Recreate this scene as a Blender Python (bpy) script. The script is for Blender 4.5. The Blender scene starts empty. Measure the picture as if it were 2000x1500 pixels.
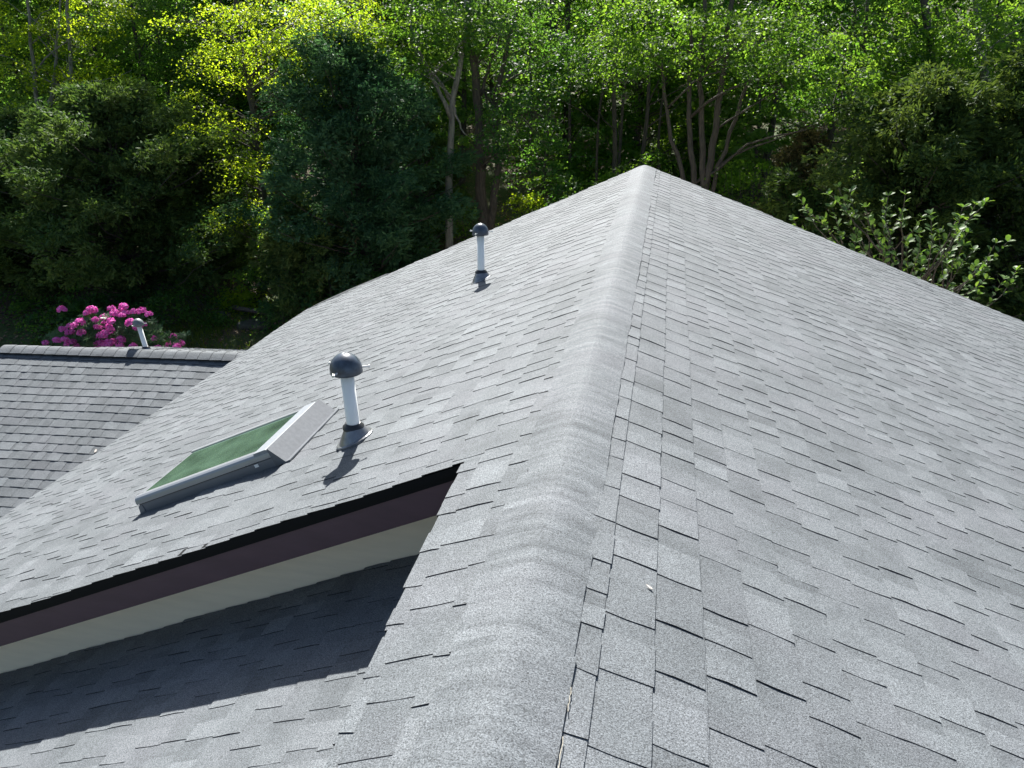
import bpy, math, random
import numpy as np
from mathutils import Vector, Matrix

# ------------------------------------------------------------------ camera, world, sun, exposure
scene = bpy.context.scene
C = scene.collection
F_PX, TH, PS, RO = 1490.0, 0.4013, 0.2005, -0.0174      # from a fit to the roof lines (2000 px wide frame)
CAM = np.array([0.3, 0.0, 1.27])                        # metres, above the ridge (ridge = x 0, z 0, running along y)
fw = np.array([-math.sin(PS) * math.cos(TH), math.cos(PS) * math.cos(TH), -math.sin(TH)])
rt = np.cross(fw, [0, 0, 1]); rt /= np.linalg.norm(rt)
up = np.cross(rt, fw)
RT = rt * math.cos(RO) + up * math.sin(RO)
UP = -rt * math.sin(RO) + up * math.cos(RO)
cam = bpy.data.objects.new('camera', bpy.data.cameras.new('camera'))
C.objects.link(cam)
cam.data.sensor_width = 36.0
cam.data.lens = 36.0 * F_PX / 2000.0
cam.data.clip_start = 0.05
cam.data.clip_end = 2000.0
cam.matrix_world = Matrix(((RT[0], UP[0], -fw[0], CAM[0]), (RT[1], UP[1], -fw[1], CAM[1]),
                           (RT[2], UP[2], -fw[2], CAM[2]), (0, 0, 0, 1)))
scene.camera = cam

SUN = np.array([-0.180, 0.721, 0.669]); SUN /= np.linalg.norm(SUN)   # towards the sun
world = bpy.data.worlds.new('World'); scene.world = world; world.use_nodes = True
wn = world.node_tree
sky = wn.nodes.new('ShaderNodeTexSky'); sky.sky_type = 'NISHITA'; sky.sun_disc = False
sky.sun_elevation = math.asin(SUN[2]); sky.sun_rotation = math.atan2(SUN[0], SUN[1])
sky.air_density = 1.0; sky.dust_density = 1.6
wn.links.new(sky.outputs[0], wn.nodes['Background'].inputs[0])
wn.nodes['Background'].inputs[1].default_value = 0.052
sl = bpy.data.lights.new('sun', 'SUN'); sl.energy = 5.0; sl.angle = math.radians(0.55); sl.color = (1.0, 0.97, 0.925)
sun = bpy.data.objects.new('sun', sl); C.objects.link(sun)
sun.rotation_euler = Vector(SUN).to_track_quat('Z', 'Y').to_euler()
sun.location = (0, 20, 30)

vs = scene.view_settings
vs.view_transform = 'Standard'; vs.look = 'None'; vs.gamma = 1.0; vs.use_curve_mapping = False
vs.exposure = 1.50
scene.cycles.max_bounces = 8; scene.cycles.diffuse_bounces = 4; scene.cycles.transmission_bounces = 6
scene.cycles.glossy_bounces = 3; scene.cycles.sample_clamp_indirect = 6.0

def ray(px, py):
    d = fw * F_PX + RT * (px - 1000) + UP * (750 - py)
    return d / np.linalg.norm(d)
def at(px, py, Y):
    d = ray(px, py)
    return CAM + d * ((Y - CAM[1]) / d[1])
def proj(X):
    v = np.asarray(X) - CAM
    z = v @ fw
    return 1000 + F_PX * (v @ RT) / z, 750 - F_PX * (v @ UP) / z, z

# ------------------------------------------------------------------ helpers
RNG = np.random.default_rng(7)
def link(o, parent=None):
    C.objects.link(o)
    if parent is not None:
        o.parent = parent
    return o
def thing(name, label, cat, loc=(0, 0, 0), group=None):
    o = bpy.data.objects.new(name, None); o.empty_display_size = 0.1
    o.location = [float(a) for a in loc]; C.objects.link(o)
    return tag(o, label, cat, group)
def tag(o, label=None, cat=None, group=None, kind=None):
    for k, v in (('label', label), ('category', cat), ('group', group), ('kind', kind)):
        if v: o[k] = v
    return o
def mesh(name, V, Fc, mat, shade=None, smooth=False):
    me = bpy.data.meshes.new(name)
    V = np.asarray(V, dtype=np.float32).reshape(-1, 3)
    if isinstance(Fc, np.ndarray) and Fc.ndim == 2:
        n, k = Fc.shape
        me.vertices.add(len(V)); me.vertices.foreach_set('co', V.ravel())
        me.loops.add(n * k); me.loops.foreach_set('vertex_index', Fc.astype(np.int32).ravel())
        me.polygons.add(n); me.polygons.foreach_set('loop_start', np.arange(0, n * k, k, dtype=np.int32))
        me.update(calc_edges=True)
    else:
        me.from_pydata(V.tolist(), [], [list(map(int, f)) for f in Fc]); me.update()
    if shade is not None:
        a = me.attributes.new('shade', 'FLOAT', 'FACE')
        a.data.foreach_set('value', np.asarray(shade, dtype=np.float32))
    if mat is not None: me.materials.append(mat)
    me.polygons.foreach_set('use_smooth', [bool(smooth)] * len(me.polygons))
    return me
def obj(name, me, parent=None, loc=None):
    o = bpy.data.objects.new(name, me); link(o, parent)
    if parent is not None: o.location = -Vector(parent.location) if parent.parent is None else (0, 0, 0)
    if loc is not None: o.location = loc
    return o
class MB:
    """collects simple solids into one mesh"""
    def __init__(s): s.V = []; s.F = []
    def add(s, V, F):
        b = len(s.V); s.V += [tuple(map(float, v)) for v in V]; s.F += [[b + i for i in f] for f in F]; return s
    def box(s, a, b):
        x0, y0, z0 = a; x1, y1, z1 = b
        return s.hexa([(x0, y0, z0), (x1, y0, z0), (x1, y1, z0), (x0, y1, z0), (x0, y0, z1), (x1, y0, z1), (x1, y1, z1), (x0, y1, z1)])
    def hexa(s, P):
        return s.add(P, [(0, 3, 2, 1), (4, 5, 6, 7), (0, 1, 5, 4), (1, 2, 6, 5), (2, 3, 7, 6), (3, 0, 4, 7)])
    def tube(s, pts, rad, n=8, cap=True):
        pts = [np.asarray(p, float) for p in pts]
        if np.isscalar(rad): rad = [rad] * len(pts)
        b = len(s.V); ref = np.array([0.31, 0.87, 0.2])
        for i, p in enumerate(pts):
            t = pts[min(i + 1, len(pts) - 1)] - pts[max(i - 1, 0)]; t = t / (np.linalg.norm(t) + 1e-9)
            a = np.cross(t, ref); a /= np.linalg.norm(a) + 1e-9; c = np.cross(t, a)
            for k in range(n):
                an = 2 * math.pi * k / n
                s.V.append(tuple(p + rad[i] * (a * math.cos(an) + c * math.sin(an))))
        for i in range(len(pts) - 1):
            for k in range(n):
                k2 = (k + 1) % n
                s.F.append([b + i * n + k, b + i * n + k2, b + (i + 1) * n + k2, b + (i + 1) * n + k])
        if cap:
            s.F.append([b + k for k in range(n)][::-1]); e = b + (len(pts) - 1) * n
            s.F.append([e + k for k in range(n)])
        return s
    def lathe(s, prof, n=20, M=None):
        b = len(s.V)
        for r, z in prof:
            for k in range(n):
                an = 2 * math.pi * k / n
                v = np.array([r * math.cos(an), r * math.sin(an), z])
                s.V.append(tuple(v if M is None else M(v)))
        for i in range(len(prof) - 1):
            for k in range(n):
                k2 = (k + 1) % n
                s.F.append([b + i * n + k, b + i * n + k2, b + (i + 1) * n + k2, b + (i + 1) * n + k])
        return s
    def sweep(s, prof, A, B):
        """closed profile (list of 3-D points at A) swept to B"""
        n = len(prof); d = np.asarray(B, float) - np.asarray(A, float)
        P = [np.asarray(p, float) for p in prof]
        return s.add(P + [p + d for p in P], [[i, (i + 1) % n, n + (i + 1) % n, n + i] for i in range(n)] + [list(range(n))[::-1], list(range(n, 2 * n))])
    def build(s, name, mat, parent=None, smooth=False):
        return obj(name, mesh(name, s.V, s.F, mat, smooth=smooth), parent)

# ------------------------------------------------------------------ materials
def new_mat(name):
    m = bpy.data.materials.new(name); m.use_nodes = True
    nt = m.node_tree; return m, nt, nt.nodes['Principled BSDF']
def N(nt, t, **kw):
    n = nt.nodes.new(t)
    for k, v in kw.items():
        if k.startswith('i_'): n.inputs[k[2:].replace('_', ' ')].default_value = v
        else: setattr(n, k, v)
    return n
def mixc(nt, fac, a, b, blend='MIX'):
    n = nt.nodes.new('ShaderNodeMix'); n.data_type = 'RGBA'; n.blend_type = blend
    for sock, v in ((n.inputs[0], fac), (n.inputs[6], a), (n.inputs[7], b)):
        if hasattr(v, 'is_output') or isinstance(v, bpy.types.NodeSocket): nt.links.new(v, sock)
        elif isinstance(v, (int, float)): sock.default_value = v
        else: sock.default_value = (*v, 1.0)
    return n.outputs[2]
def math_(nt, op, a, b=None, c=None, clamp=False):
    n = nt.nodes.new('ShaderNodeMath'); n.operation = op; n.use_clamp = clamp
    for s, v in zip(n.inputs, (a, b, c)):
        if v is None: continue
        if isinstance(v, bpy.types.NodeSocket): nt.links.new(v, s)
        else: s.default_value = v
    return n.outputs[0]
def ramp(nt, fac, lo, hi):
    n = nt.nodes.new('ShaderNodeMapRange'); n.inputs[1].default_value = lo; n.inputs[2].default_value = hi
    nt.links.new(fac, n.inputs[0]); return n.outputs[0]
def noise(nt, pos, scale, detail=2.0, rough=0.55):
    n = N(nt, 'ShaderNodeTexNoise'); n.inputs['Scale'].default_value = scale
    n.inputs['Detail'].default_value = detail; n.inputs['Roughness'].default_value = rough
    nt.links.new(pos, n.inputs['Vector']); return n.outputs[0]
def bump(nt, bsdf, h, strength, dist):
    b = N(nt, 'ShaderNodeBump'); b.inputs['Strength'].default_value = strength; b.inputs['Distance'].default_value = dist
    nt.links.new(h, b.inputs['Height']); nt.links.new(b.outputs[0], bsdf.inputs['Normal'])
def attr(nt, name):
    a = N(nt, 'ShaderNodeAttribute'); a.attribute_name = name; return a.outputs['Fac']
def geopos(nt): return N(nt, 'ShaderNodeNewGeometry').outputs['Position']

def shingle_mat(name='asphalt_shingle', bands=False):
    m, nt, b = new_mat(name)
    pos = geopos(nt); sh = attr(nt, 'shade')
    big = noise(nt, pos, 1.1, 3.0)
    mid = noise(nt, pos, 9.0, 3.0)
    tone = math_(nt, 'ADD', math_(nt, 'MULTIPLY', sh, 0.62), math_(nt, 'MULTIPLY', math_(nt, 'SUBTRACT', big, 0.5), 0.65))
    tone = math_(nt, 'ADD', tone, math_(nt, 'MULTIPLY', math_(nt, 'SUBTRACT', mid, 0.5), 0.6))
    if bands:      # noise tone bands that run across the bent caps
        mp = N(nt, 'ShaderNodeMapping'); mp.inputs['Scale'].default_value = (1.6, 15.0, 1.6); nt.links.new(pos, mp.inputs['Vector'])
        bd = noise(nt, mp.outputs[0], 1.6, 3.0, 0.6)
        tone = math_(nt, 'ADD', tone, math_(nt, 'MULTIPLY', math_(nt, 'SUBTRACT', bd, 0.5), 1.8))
    tone = math_(nt, 'MINIMUM', math_(nt, 'MAXIMUM', tone, 0.0), 1.0)
    col = mixc(nt, tone, (0.084, 0.094, 0.101), (0.188, 0.206, 0.218))
    hue = noise(nt, pos, 2.3, 1.0)
    col = mixc(nt, math_(nt, 'MULTIPLY', ramp(nt, hue, 0.45, 0.7), 0.4), col, (0.140, 0.146, 0.160))
    g1 = noise(nt, pos, 250.0, 1.0, 0.7)
    vo = N(nt, 'ShaderNodeTexVoronoi'); vo.inputs['Scale'].default_value = 390.0; nt.links.new(pos, vo.inputs['Vector'])
    sp = N(nt, 'ShaderNodeSeparateColor'); nt.links.new(vo.outputs['Color'], sp.inputs[0])
    gr = math_(nt, 'ADD', math_(nt, 'MULTIPLY', ramp(nt, g1, 0.32, 0.68), 0.9), math_(nt, 'MULTIPLY', sp.outputs[0], 0.8))
    gr = math_(nt, 'ADD', math_(nt, 'MULTIPLY', gr, 0.88), 0.24)
    cc = N(nt, 'ShaderNodeCombineColor')
    for i in range(3): nt.links.new(gr, cc.inputs[i])
    col = mixc(nt, 1.0, col, cc.outputs[0], 'MULTIPLY')
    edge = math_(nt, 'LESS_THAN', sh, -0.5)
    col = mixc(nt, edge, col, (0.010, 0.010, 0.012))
    nt.links.new(col, b.inputs['Base Color'])
    b.inputs['Roughness'].default_value = 0.82; b.inputs['Specular IOR Level'].default_value = 0.35
    bump(nt, b, math_(nt, 'ADD', g1, math_(nt, 'MULTIPLY', sp.outputs[0], 0.6)), 0.6, 0.0025)
    return m
def plain(name, col, rough=0.6, metal=0.0, nscale=None, namt=0.2, spec=0.5, bmp=0.0, stretch=None):
    m, nt, b = new_mat(name)
    b.inputs['Roughness'].default_value = rough; b.inputs['Metallic'].default_value = metal
    b.inputs['Specular IOR Level'].default_value = spec
    if nscale:
        pos = geopos(nt)
        if stretch:
            mp = N(nt, 'ShaderNodeMapping'); mp.inputs['Scale'].default_value = stretch
            nt.links.new(pos, mp.inputs['Vector']); pos = mp.outputs[0]
        n = noise(nt, pos, nscale, 4.0)
        lo = tuple(c * (1 - namt) for c in col); hi = tuple(min(1, c * (1 + namt)) for c in col)
        nt.links.new(mixc(nt, ramp(nt, n, 0.3, 0.7), lo, hi), b.inputs['Base Color'])
        if bmp: bump(nt, b, n, 0.6, bmp)
    else: b.inputs['Base Color'].default_value = (*col, 1)
    return m
def leaf_mat(name, lo, hi, tr_lo, tr_hi, tw=0.5, rough=0.5, spec=0.18):
    m, nt, b = new_mat(name)
    sh = attr(nt, 'shade'); out = nt.nodes['Material Output']
    nt.links.new(mixc(nt, sh, lo, hi), b.inputs['Base Color'])
    b.inputs['Roughness'].default_value = rough; b.inputs['Specular IOR Level'].default_value = spec
    t = N(nt, 'ShaderNodeBsdfTranslucent'); nt.links.new(mixc(nt, sh, tr_lo, tr_hi), t.inputs['Color'])
    mx = N(nt, 'ShaderNodeMixShader'); mx.inputs[0].default_value = tw
    nt.links.new(b.outputs[0], mx.inputs[1]); nt.links.new(t.outputs[0], mx.inputs[2])
    nt.links.new(mx.outputs[0], out.inputs['Surface']); return m
def bark_mat(name, lo, hi, moss=0.0):
    m, nt, b = new_mat(name); pos = geopos(nt)
    mp = N(nt, 'ShaderNodeMapping'); mp.inputs['Scale'].default_value = (1, 1, 0.22); nt.links.new(pos, mp.inputs['Vector'])
    n = noise(nt, mp.outputs[0], 22, 5.0, 0.65); n2 = noise(nt, pos, 3.0, 3.0)
    col = mixc(nt, ramp(nt, n, 0.3, 0.72), lo, hi)
    if moss: col = mixc(nt, math_(nt, 'MULTIPLY', ramp(nt, n2, 0.5, 0.65), moss), col, (0.22, 0.24, 0.19))
    nt.links.new(col, b.inputs['Base Color']); b.inputs['Roughness'].default_value = 0.95
    bump(nt, b, n, 1.0, 0.03); return m

M = dict(
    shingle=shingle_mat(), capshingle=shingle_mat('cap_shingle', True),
    underlay=plain('roof_underlay', (0.03, 0.03, 0.033), 0.9),
    drip=plain('black_drip_edge', (0.008, 0.009, 0.010), 0.75, 0.0, spec=0.15),
    fascia=plain('brown_fascia_paint', (0.082, 0.047, 0.064), 0.55, nscale=14, namt=0.12, stretch=(0.3, 1, 1)),
    siding=plain('cream_wall_paint', (0.91, 0.82, 0.655), 0.7, nscale=9, namt=0.05, stretch=(0.35, 1, 2.5)),
    pvc=plain('white_pvc', (0.90, 0.91, 0.885), 0.32, nscale=18, namt=0.04, stretch=(1, 1, 0.25)),
    capblack=plain('dark_cap_plastic', (0.050, 0.066, 0.090), 0.33, nscale=26, namt=0.45),  # blue of the reflected sky is mixed into this dark base colour
    capgrey=plain('grey_cap_plastic', (0.16, 0.175, 0.185), 0.4, nscale=26, namt=0.2),
    rubber=plain('black_rubber', (0.018, 0.02, 0.023), 0.38),
    lead=plain('grey_flashing_metal', (0.22, 0.23, 0.245), 0.30, 0.6, nscale=30, namt=0.2),
    pin=plain('bright_screw', (0.75, 0.75, 0.73), 0.35, 0.4),
    alu=plain('light_grey_cladding', (0.30, 0.315, 0.33), 0.33, 0.3, nscale=5, namt=0.05),
    alu_dark=plain('slate_grey_flashing', (0.15, 0.165, 0.19), 0.42, 0.2, nscale=6, namt=0.06),
    alu_white=plain('pale_flashing', (0.225, 0.245, 0.265), 0.6, 0.0, nscale=40, namt=0.1, spec=0.25),
    alu_mid=plain('dull_flashing', (0.128, 0.138, 0.150), 0.7, 0.0, nscale=40, namt=0.12, spec=0.2),
    dirtwhite=plain('white_plastic_tag', (0.8, 0.8, 0.8), 0.5),
    screen=plain('green_shade_screen', (0.13, 0.25, 0.165), 0.7, nscale=30, namt=0.13, stretch=(0.1, 5, 0.1)),
    wellwall=plain('pale_skylight_curb', (0.62, 0.68, 0.6), 0.6),
    debris=plain('dry_petal', (0.36, 0.33, 0.30), 0.8),
    sealant=plain('pale_sealant', (0.30, 0.28, 0.23), 0.8, nscale=200, namt=0.3),
    bark_grey=bark_mat('pale_grey_bark', (0.10, 0.095, 0.085), (0.30, 0.29, 0.26), 0.5),
    bark_brown=bark_mat('brown_bark', (0.040, 0.034, 0.029), (0.115, 0.098, 0.082)),
    bark_dark=bark_mat('dark_bark', (0.035, 0.030, 0.026), (0.10, 0.088, 0.075)),
    leaf_mid=leaf_mat('green_leaf', (0.035, 0.085, 0.018), (0.075, 0.15, 0.025), (0.15, 0.35, 0.022), (0.38, 0.60, 0.045)),
    leaf_yel=leaf_mat('yellow_green_leaf', (0.06, 0.12, 0.015), (0.12, 0.19, 0.02), (0.32, 0.52, 0.015), (0.66, 0.80, 0.03), 0.58),
    leaf_deep=leaf_mat('deep_green_leaf', (0.022, 0.070, 0.026), (0.052, 0.125, 0.040), (0.10, 0.27, 0.026), (0.26, 0.47, 0.045)),
    leaf_back=leaf_mat('wood_leaf', (0.035, 0.08, 0.02), (0.08, 0.14, 0.03), (0.16, 0.38, 0.035), (0.42, 0.64, 0.09)),
    leaf_shrub=leaf_mat('broad_shrub_leaf', (0.075, 0.145, 0.048), (0.135, 0.22, 0.065), (0.11, 0.24, 0.025), (0.24, 0.38, 0.04), 0.38, 0.5, 0.25),
    leaf_rhodo=leaf_mat('rhododendron_leaf', (0.045, 0.10, 0.042), (0.10, 0.17, 0.07), (0.05, 0.14, 0.02), (0.12, 0.24, 0.03), 0.3, 0.45),
    cedar_olive=leaf_mat('olive_cedar_spray', (0.042, 0.098, 0.034), (0.150, 0.205, 0.060), (0.05, 0.13, 0.02), (0.20, 0.29, 0.04), 0.35, 0.7, 0.2),
    cedar_blue=leaf_mat('blue_green_cedar_spray', (0.026, 0.082, 0.038), (0.085, 0.170, 0.080), (0.04, 0.12, 0.04), (0.12, 0.25, 0.07), 0.35, 0.7, 0.2),
    cedar_dark=leaf_mat('dark_cedar_spray', (0.026, 0.065, 0.020), (0.10, 0.155, 0.038), (0.04, 0.09, 0.015), (0.18, 0.25, 0.03), 0.35, 0.7, 0.2),
    cedar_brown=leaf_mat('browning_cedar_spray', (0.05, 0.06, 0.025), (0.17, 0.14, 0.065), (0.05, 0.07, 0.01), (0.20, 0.19, 0.05), 0.35, 0.7, 0.2),
    flower=leaf_mat('magenta_petal', (0.72, 0.10, 0.50), (0.92, 0.34, 0.78), (0.8, 0.10, 0.5), (0.9, 0.25, 0.65), 0.38, 0.6, 0.2),
    grass=leaf_mat('grass_blade', (0.05, 0.095, 0.015), (0.12, 0.16, 0.025), (0.10, 0.22, 0.01), (0.25, 0.34, 0.02), 0.45, 0.6, 0.2),
    litter=leaf_mat('dead_leaf', (0.13, 0.075, 0.045), (0.36, 0.25, 0.17), (0.12, 0.07, 0.03), (0.25, 0.17, 0.10), 0.2, 0.8, 0.2),
    stone=plain('mossy_stone', (0.055, 0.06, 0.045), 0.9, nscale=7, namt=0.4, bmp=0.03),
)
def ground_mat():
    m, nt, b = new_mat('forest_floor'); pos = geopos(nt)
    n = noise(nt, pos, 0.55, 4.0); n2 = noise(nt, pos, 14, 5.0, 0.7)
    litter = mixc(nt, ramp(nt, n2, 0.3, 0.7), (0.045, 0.030, 0.020), (0.17, 0.115, 0.075))
    moss = mixc(nt, ramp(nt, n2, 0.3, 0.7), (0.025, 0.045, 0.012), (0.085, 0.12, 0.03))
    nt.links.new(mixc(nt, ramp(nt, n, 0.47, 0.60), moss, litter), b.inputs['Base Color'])
    b.inputs['Roughness'].default_value = 0.95; bump(nt, b, n2, 0.8, 0.05); return m
M['ground'] = ground_mat()

# ------------------------------------------------------------------ ground
def gz(x, y):
    x = np.asarray(x, float); y = np.asarray(y, float)
    d = np.maximum(0, y - 13.0)
    rise = 0.2 * (np.sqrt(d * d + 1.2) - math.sqrt(1.2))
    rise = np.where(d > 60, 12 + 0.03 * (d - 60), rise)
    bumps = 0.10 * np.sin(x * 0.7 + 1.3) * np.sin(y * 0.55) + 0.06 * np.sin(x * 1.9 + y * 1.3)
    return -5.0 + rise + bumps * np.clip(d / 3, 0, 1)
def ground_sheet():
    xs = np.concatenate([np.linspace(-420, -46, 16), np.arange(-44, 40, 0.8), np.linspace(42, 420, 16)])
    ys = np.concatenate([np.linspace(-300, -12, 10), np.arange(-10, 62, 0.8), np.linspace(65, 700, 24)])
    X, Y = np.meshgrid(xs, ys); V = np.stack([X, Y, gz(X, Y)], -1).reshape(-1, 3)
    nx, ny = len(xs), len(ys)
    i, j = np.meshgrid(np.arange(nx - 1), np.arange(ny - 1)); a = (j * nx + i).ravel()
    Fq = np.stack([a, a + 1, a + nx + 1, a + nx], -1)
    o = obj('ground', mesh('ground', V, Fq, M['ground'], smooth=True)); o['kind'] = 'structure'
ground_sheet()

# ------------------------------------------------------------------ house: roofs
SL, SR = 0.439, 0.3925
Y0, YR, Y1 = -2.6, 2.56, 10.40          # near end of roof, near rake of the raised left slope, far gable
XE, XR = -5.0, 5.35                     # eaves
XS = -0.405                             # edge of the narrow ridge strip
DROP = 0.507
EXPO = 0.143
house = thing('house', 'low gabled house with weathered grey asphalt shingle roof', 'house', (0, 4, -5.0))

def frame_left(drop=0.0):
    c = 1 / math.sqrt(1 + SL * SL)
    return np.array([0, 0, -drop]), np.array([0, 1.0, 0]), np.array([-c, 0, -SL * c]), np.array([-SL * c, 0, c]), c
def frame_right():
    c = 1 / math.sqrt(1 + SR * SR)
    return np.zeros(3), np.array([0, 1.0, 0]), np.array([c, 0, -SR * c]), np.array([SR * c, 0, c]), c
SW = 0.36; wy = math.radians(3.5)
WU = np.array([math.cos(wy), math.sin(wy), 0]); WP = np.array([math.sin(wy), -math.cos(wy), 0])  # along ridge, towards camera
WA = np.array([-9.08, 8.82, -2.48])
def frame_wing(sgn):
    c = 1 / math.sqrt(1 + SW * SW); p = WP * sgn
    return WA, WU, p * c + np.array([0, 0, -SW * c]), p * SW * c + np.array([0, 0, c]), c

def und(u, v, k):
    return 0.004 * np.sin(u * 2.6 + k * 1.7 + v * 1.3) + 0.003 * np.sin(v * 6.7 + u * 1.4 + k) + 0.0008 * np.sin(u * 7.0 + v * 3 + k * 3)

tabs = []      # (frame id, u0, u1, v0, v1, h_top, h_butt, shade, seed)
FR = []
base_V, base_F, base_S = [], [], []
def shingle_slope(fr, urange, v0, v1, kid, skip=None, tabmin=0.065, tabmax=0.16, thick=1.0, vmin=0.0, vlim=None, cut=None):
    """courses of laminated shingles over a slope: base layer + raised tabs"""
    fid = len(FR); FR.append((fr, kid))
    rng = np.random.default_rng(100 + kid)
    k = 0; v = v0
    while v < v1 - 0.02:
        ve = min(v + EXPO, v1)
        ua, ub = urange((v + ve) / 2)
        cutv = lambda u: min(ve, vlim(u)) if vlim else ve
        # base layer, cut in lengths of varying tone
        u = ua - rng.uniform(0, 0.15)
        while u < ub:
            w = rng.uniform(0.12, 0.42); a, b = max(u, ua), min(u + w, ub)
            if cut is not None and a < cut < b: b = cut; w = cut - u
            if b - a > 0.005 and cutv((a + b) / 2) - v > 0.012:
                base_piece(fr, kid, a, b, max(v - 0.01, vmin), cutv((a + b) / 2), rng.uniform(0.18, 0.60), thick)
            u += w
        # tabs
        u = ua - rng.uniform(0, 0.25); jv = rng.uniform(-0.003, 0.003)
        while u < ub:
            w = rng.uniform(tabmin, tabmax); a, b = max(u, ua - 0.006), min(u + w, ub + rng.uniform(-0.004, 0.006))
            if cut is not None and a < cut < b: b = cut; w = cut - u
            if b - a > 0.02 and cutv((a + b) / 2) - v > 0.012 and not (skip and skip((a + b) / 2, (v + ve) / 2)):
                tabs.append((fid, a, b, max(v - 0.006, vmin), cutv((a + b) / 2) + jv + rng.uniform(-0.003, 0.003), rng.uniform(-0.0016, -0.0010), rng.uniform(0.0046, 0.0055) * thick,
                             float(np.clip(rng.normal(0.60, 0.20), 0, 1)), rng.uniform(0, 9)))
            u += w + rng.uniform(0.035, 0.11)
        v = ve; k += 1
def base_piece(fr, kid, a, b, v0, v1, s, th=1.0):
    o, U, Vv, Nn, c = fr
    b0 = len(base_V)
    for (u, v, h) in ((a, v0, -0.0035), (b, v0, -0.0035), (b, v1, 0.0024 * th), (a, v1, 0.0024 * th), (b, v1, -0.006), (a, v1, -0.006)):
        base_V.append(o + U * u + Vv * v + Nn * (h + und(u, v, kid)))
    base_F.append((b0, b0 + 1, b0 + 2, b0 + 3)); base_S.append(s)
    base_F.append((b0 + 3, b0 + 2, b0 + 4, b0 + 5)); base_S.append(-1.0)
def tab_geo(t, local=False):
    """closed slab with a slightly bowed face; returns verts, faces, shades"""
    fid, a, b, v0, v1, h0, h1, s, seed = t
    (o, U, Vv, Nn, c), kid = FR[fid]
    rows = []
    for q, f in enumerate((0.0, 0.45, 1.0)):
        v = v0 + (v1 - v0) * f; h = h0 + (h1 - h0) * f + (0.0012 * math.sin(seed * 2.3) if q == 1 else 0)
        rows.append((v, h, 0.0022 * math.sin(seed * 5 + q * 2.1), 0.0026 * math.sin(seed * 7 + q * 2.6 + 1)))
    P = []
    for v, h, ja, jb in rows:
        for u in (a + ja, b + jb):
            w = und(u, v, kid)
            P.append(o + U * u + Vv * v + Nn * (h + w)); P.append(o + U * u + Vv * v + Nn * (-0.0055 + w))
    # index: row r -> 4r: a top, 4r+1: a bottom, 4r+2: b top, 4r+3: b bottom
    Fc, S = [], []
    for r in (0, 1):
        i, j = 4 * r, 4 * r + 4
        Fc.append((i, i + 2, j + 2, j)); S.append(s)
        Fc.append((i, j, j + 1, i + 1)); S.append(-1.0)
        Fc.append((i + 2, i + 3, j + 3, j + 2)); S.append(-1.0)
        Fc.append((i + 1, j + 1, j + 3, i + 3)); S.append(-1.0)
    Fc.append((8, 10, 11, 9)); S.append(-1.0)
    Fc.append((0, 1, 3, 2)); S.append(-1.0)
    return P, Fc, S

frL, frR = frame_left(), frame_right()
frLow = frame_left(DROP)
cL, cR = frL[4], frR[4]
# footprints on the left slope that shingles leave free (skylight), in (u=y, v)
SKY_U, SKY_V = (3.33, 3.97), (1.62 / cL, 2.60 / cL)
def skipL(u, v): return SKY_U[0] - 0.02 < u < SKY_U[1] + 0.02 and SKY_V[0] + 0.06 < v < SKY_V[1]
CAPW = 0.152
def strip_v(u): return 9.9 if u > YR - 0.013 else 0.452 - (YR - u) * 0.034
shingle_slope(frL, lambda v: (YR - 0.012, Y1) if v > 0.52 else (Y0, Y1), 0.077, -XE / cL, 1, skipL, vmin=0.128, vlim=strip_v, cut=YR - 0.012)
shingle_slope(frR, lambda v: (Y0, Y1), 0.077, XR / cR, 2, vmin=0.128)
shingle_slope(frLow, lambda v: (Y0, YR + 0.228), 0.22, -XE / cL, 3)
WL = 4.95
shingle_slope(frame_wing(1), lambda v: (0.0, WL), 0.06, 3.6, 4, tabmin=0.09, tabmax=0.22, thick=1.05)
shingle_slope(frame_wing(-1), lambda v: (0.0, WL), 0.06, 3.6, 5, tabmin=0.09, tabmax=0.22, thick=1.05)

# slabs of decking under the shingles (solid, the roof slopes themselves)
def slab(name, fr, u0, u1, v0, v1, th=0.03, top=-0.012):
    o, U, Vv, Nn, c = fr
    P = [o + U * u + Vv * v + Nn * h for h in (top - th, top) for (u, v) in ((u0, v0), (u1, v0), (u1, v1), (u0, v1))]
    m = MB(); m.hexa(P); return m.build(name, M['underlay'], house)
s_left = slab('roof_slope', frL, YR + 0.004, Y1 - 0.01, -XS / cL - 0.004, -XE / cL - 0.01)
s_strip = MB().hexa([frL[1] * u + frL[2] * v + frL[3] * h for h in (-0.042, -0.012) for (u, v) in ((Y0, 0.09), (YR - 0.006, 0.09), (YR - 0.006, 0.442), (Y0, strip_v(Y0) - 0.01))]).build('roof_slope', M['underlay'], house)
s_top = slab('roof_slope', frL, YR, Y1 - 0.01, 0.09, -XS / cL - 0.006)
s_right = slab('roof_slope', frR, Y0, Y1 - 0.01, 0.09, XR / cR - 0.01)
s_low = slab('roof_slope', frLow, Y0, YR + 0.232, 0.2, -XE / cL - 0.01)
s_w1 = slab('roof_slope', frame_wing(1), 0.01, WL, 0.02, 3.58)
s_w2 = slab('roof_slope', frame_wing(-1), 0.01, WL, 0.02, 3.58)
s_left['label'] = 'raised left slope carrying the skylight'
s_right['label'] = 'wide right slope falling from the ridge'
s_low['label'] = 'lower left roof half in shadow below the cream wall'
s_w1['label'] = 'slope of the lower wing at the far left'
slope_of = {0: s_left, 1: s_right, 2: s_low, 3: s_w1, 4: s_w2}

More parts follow.
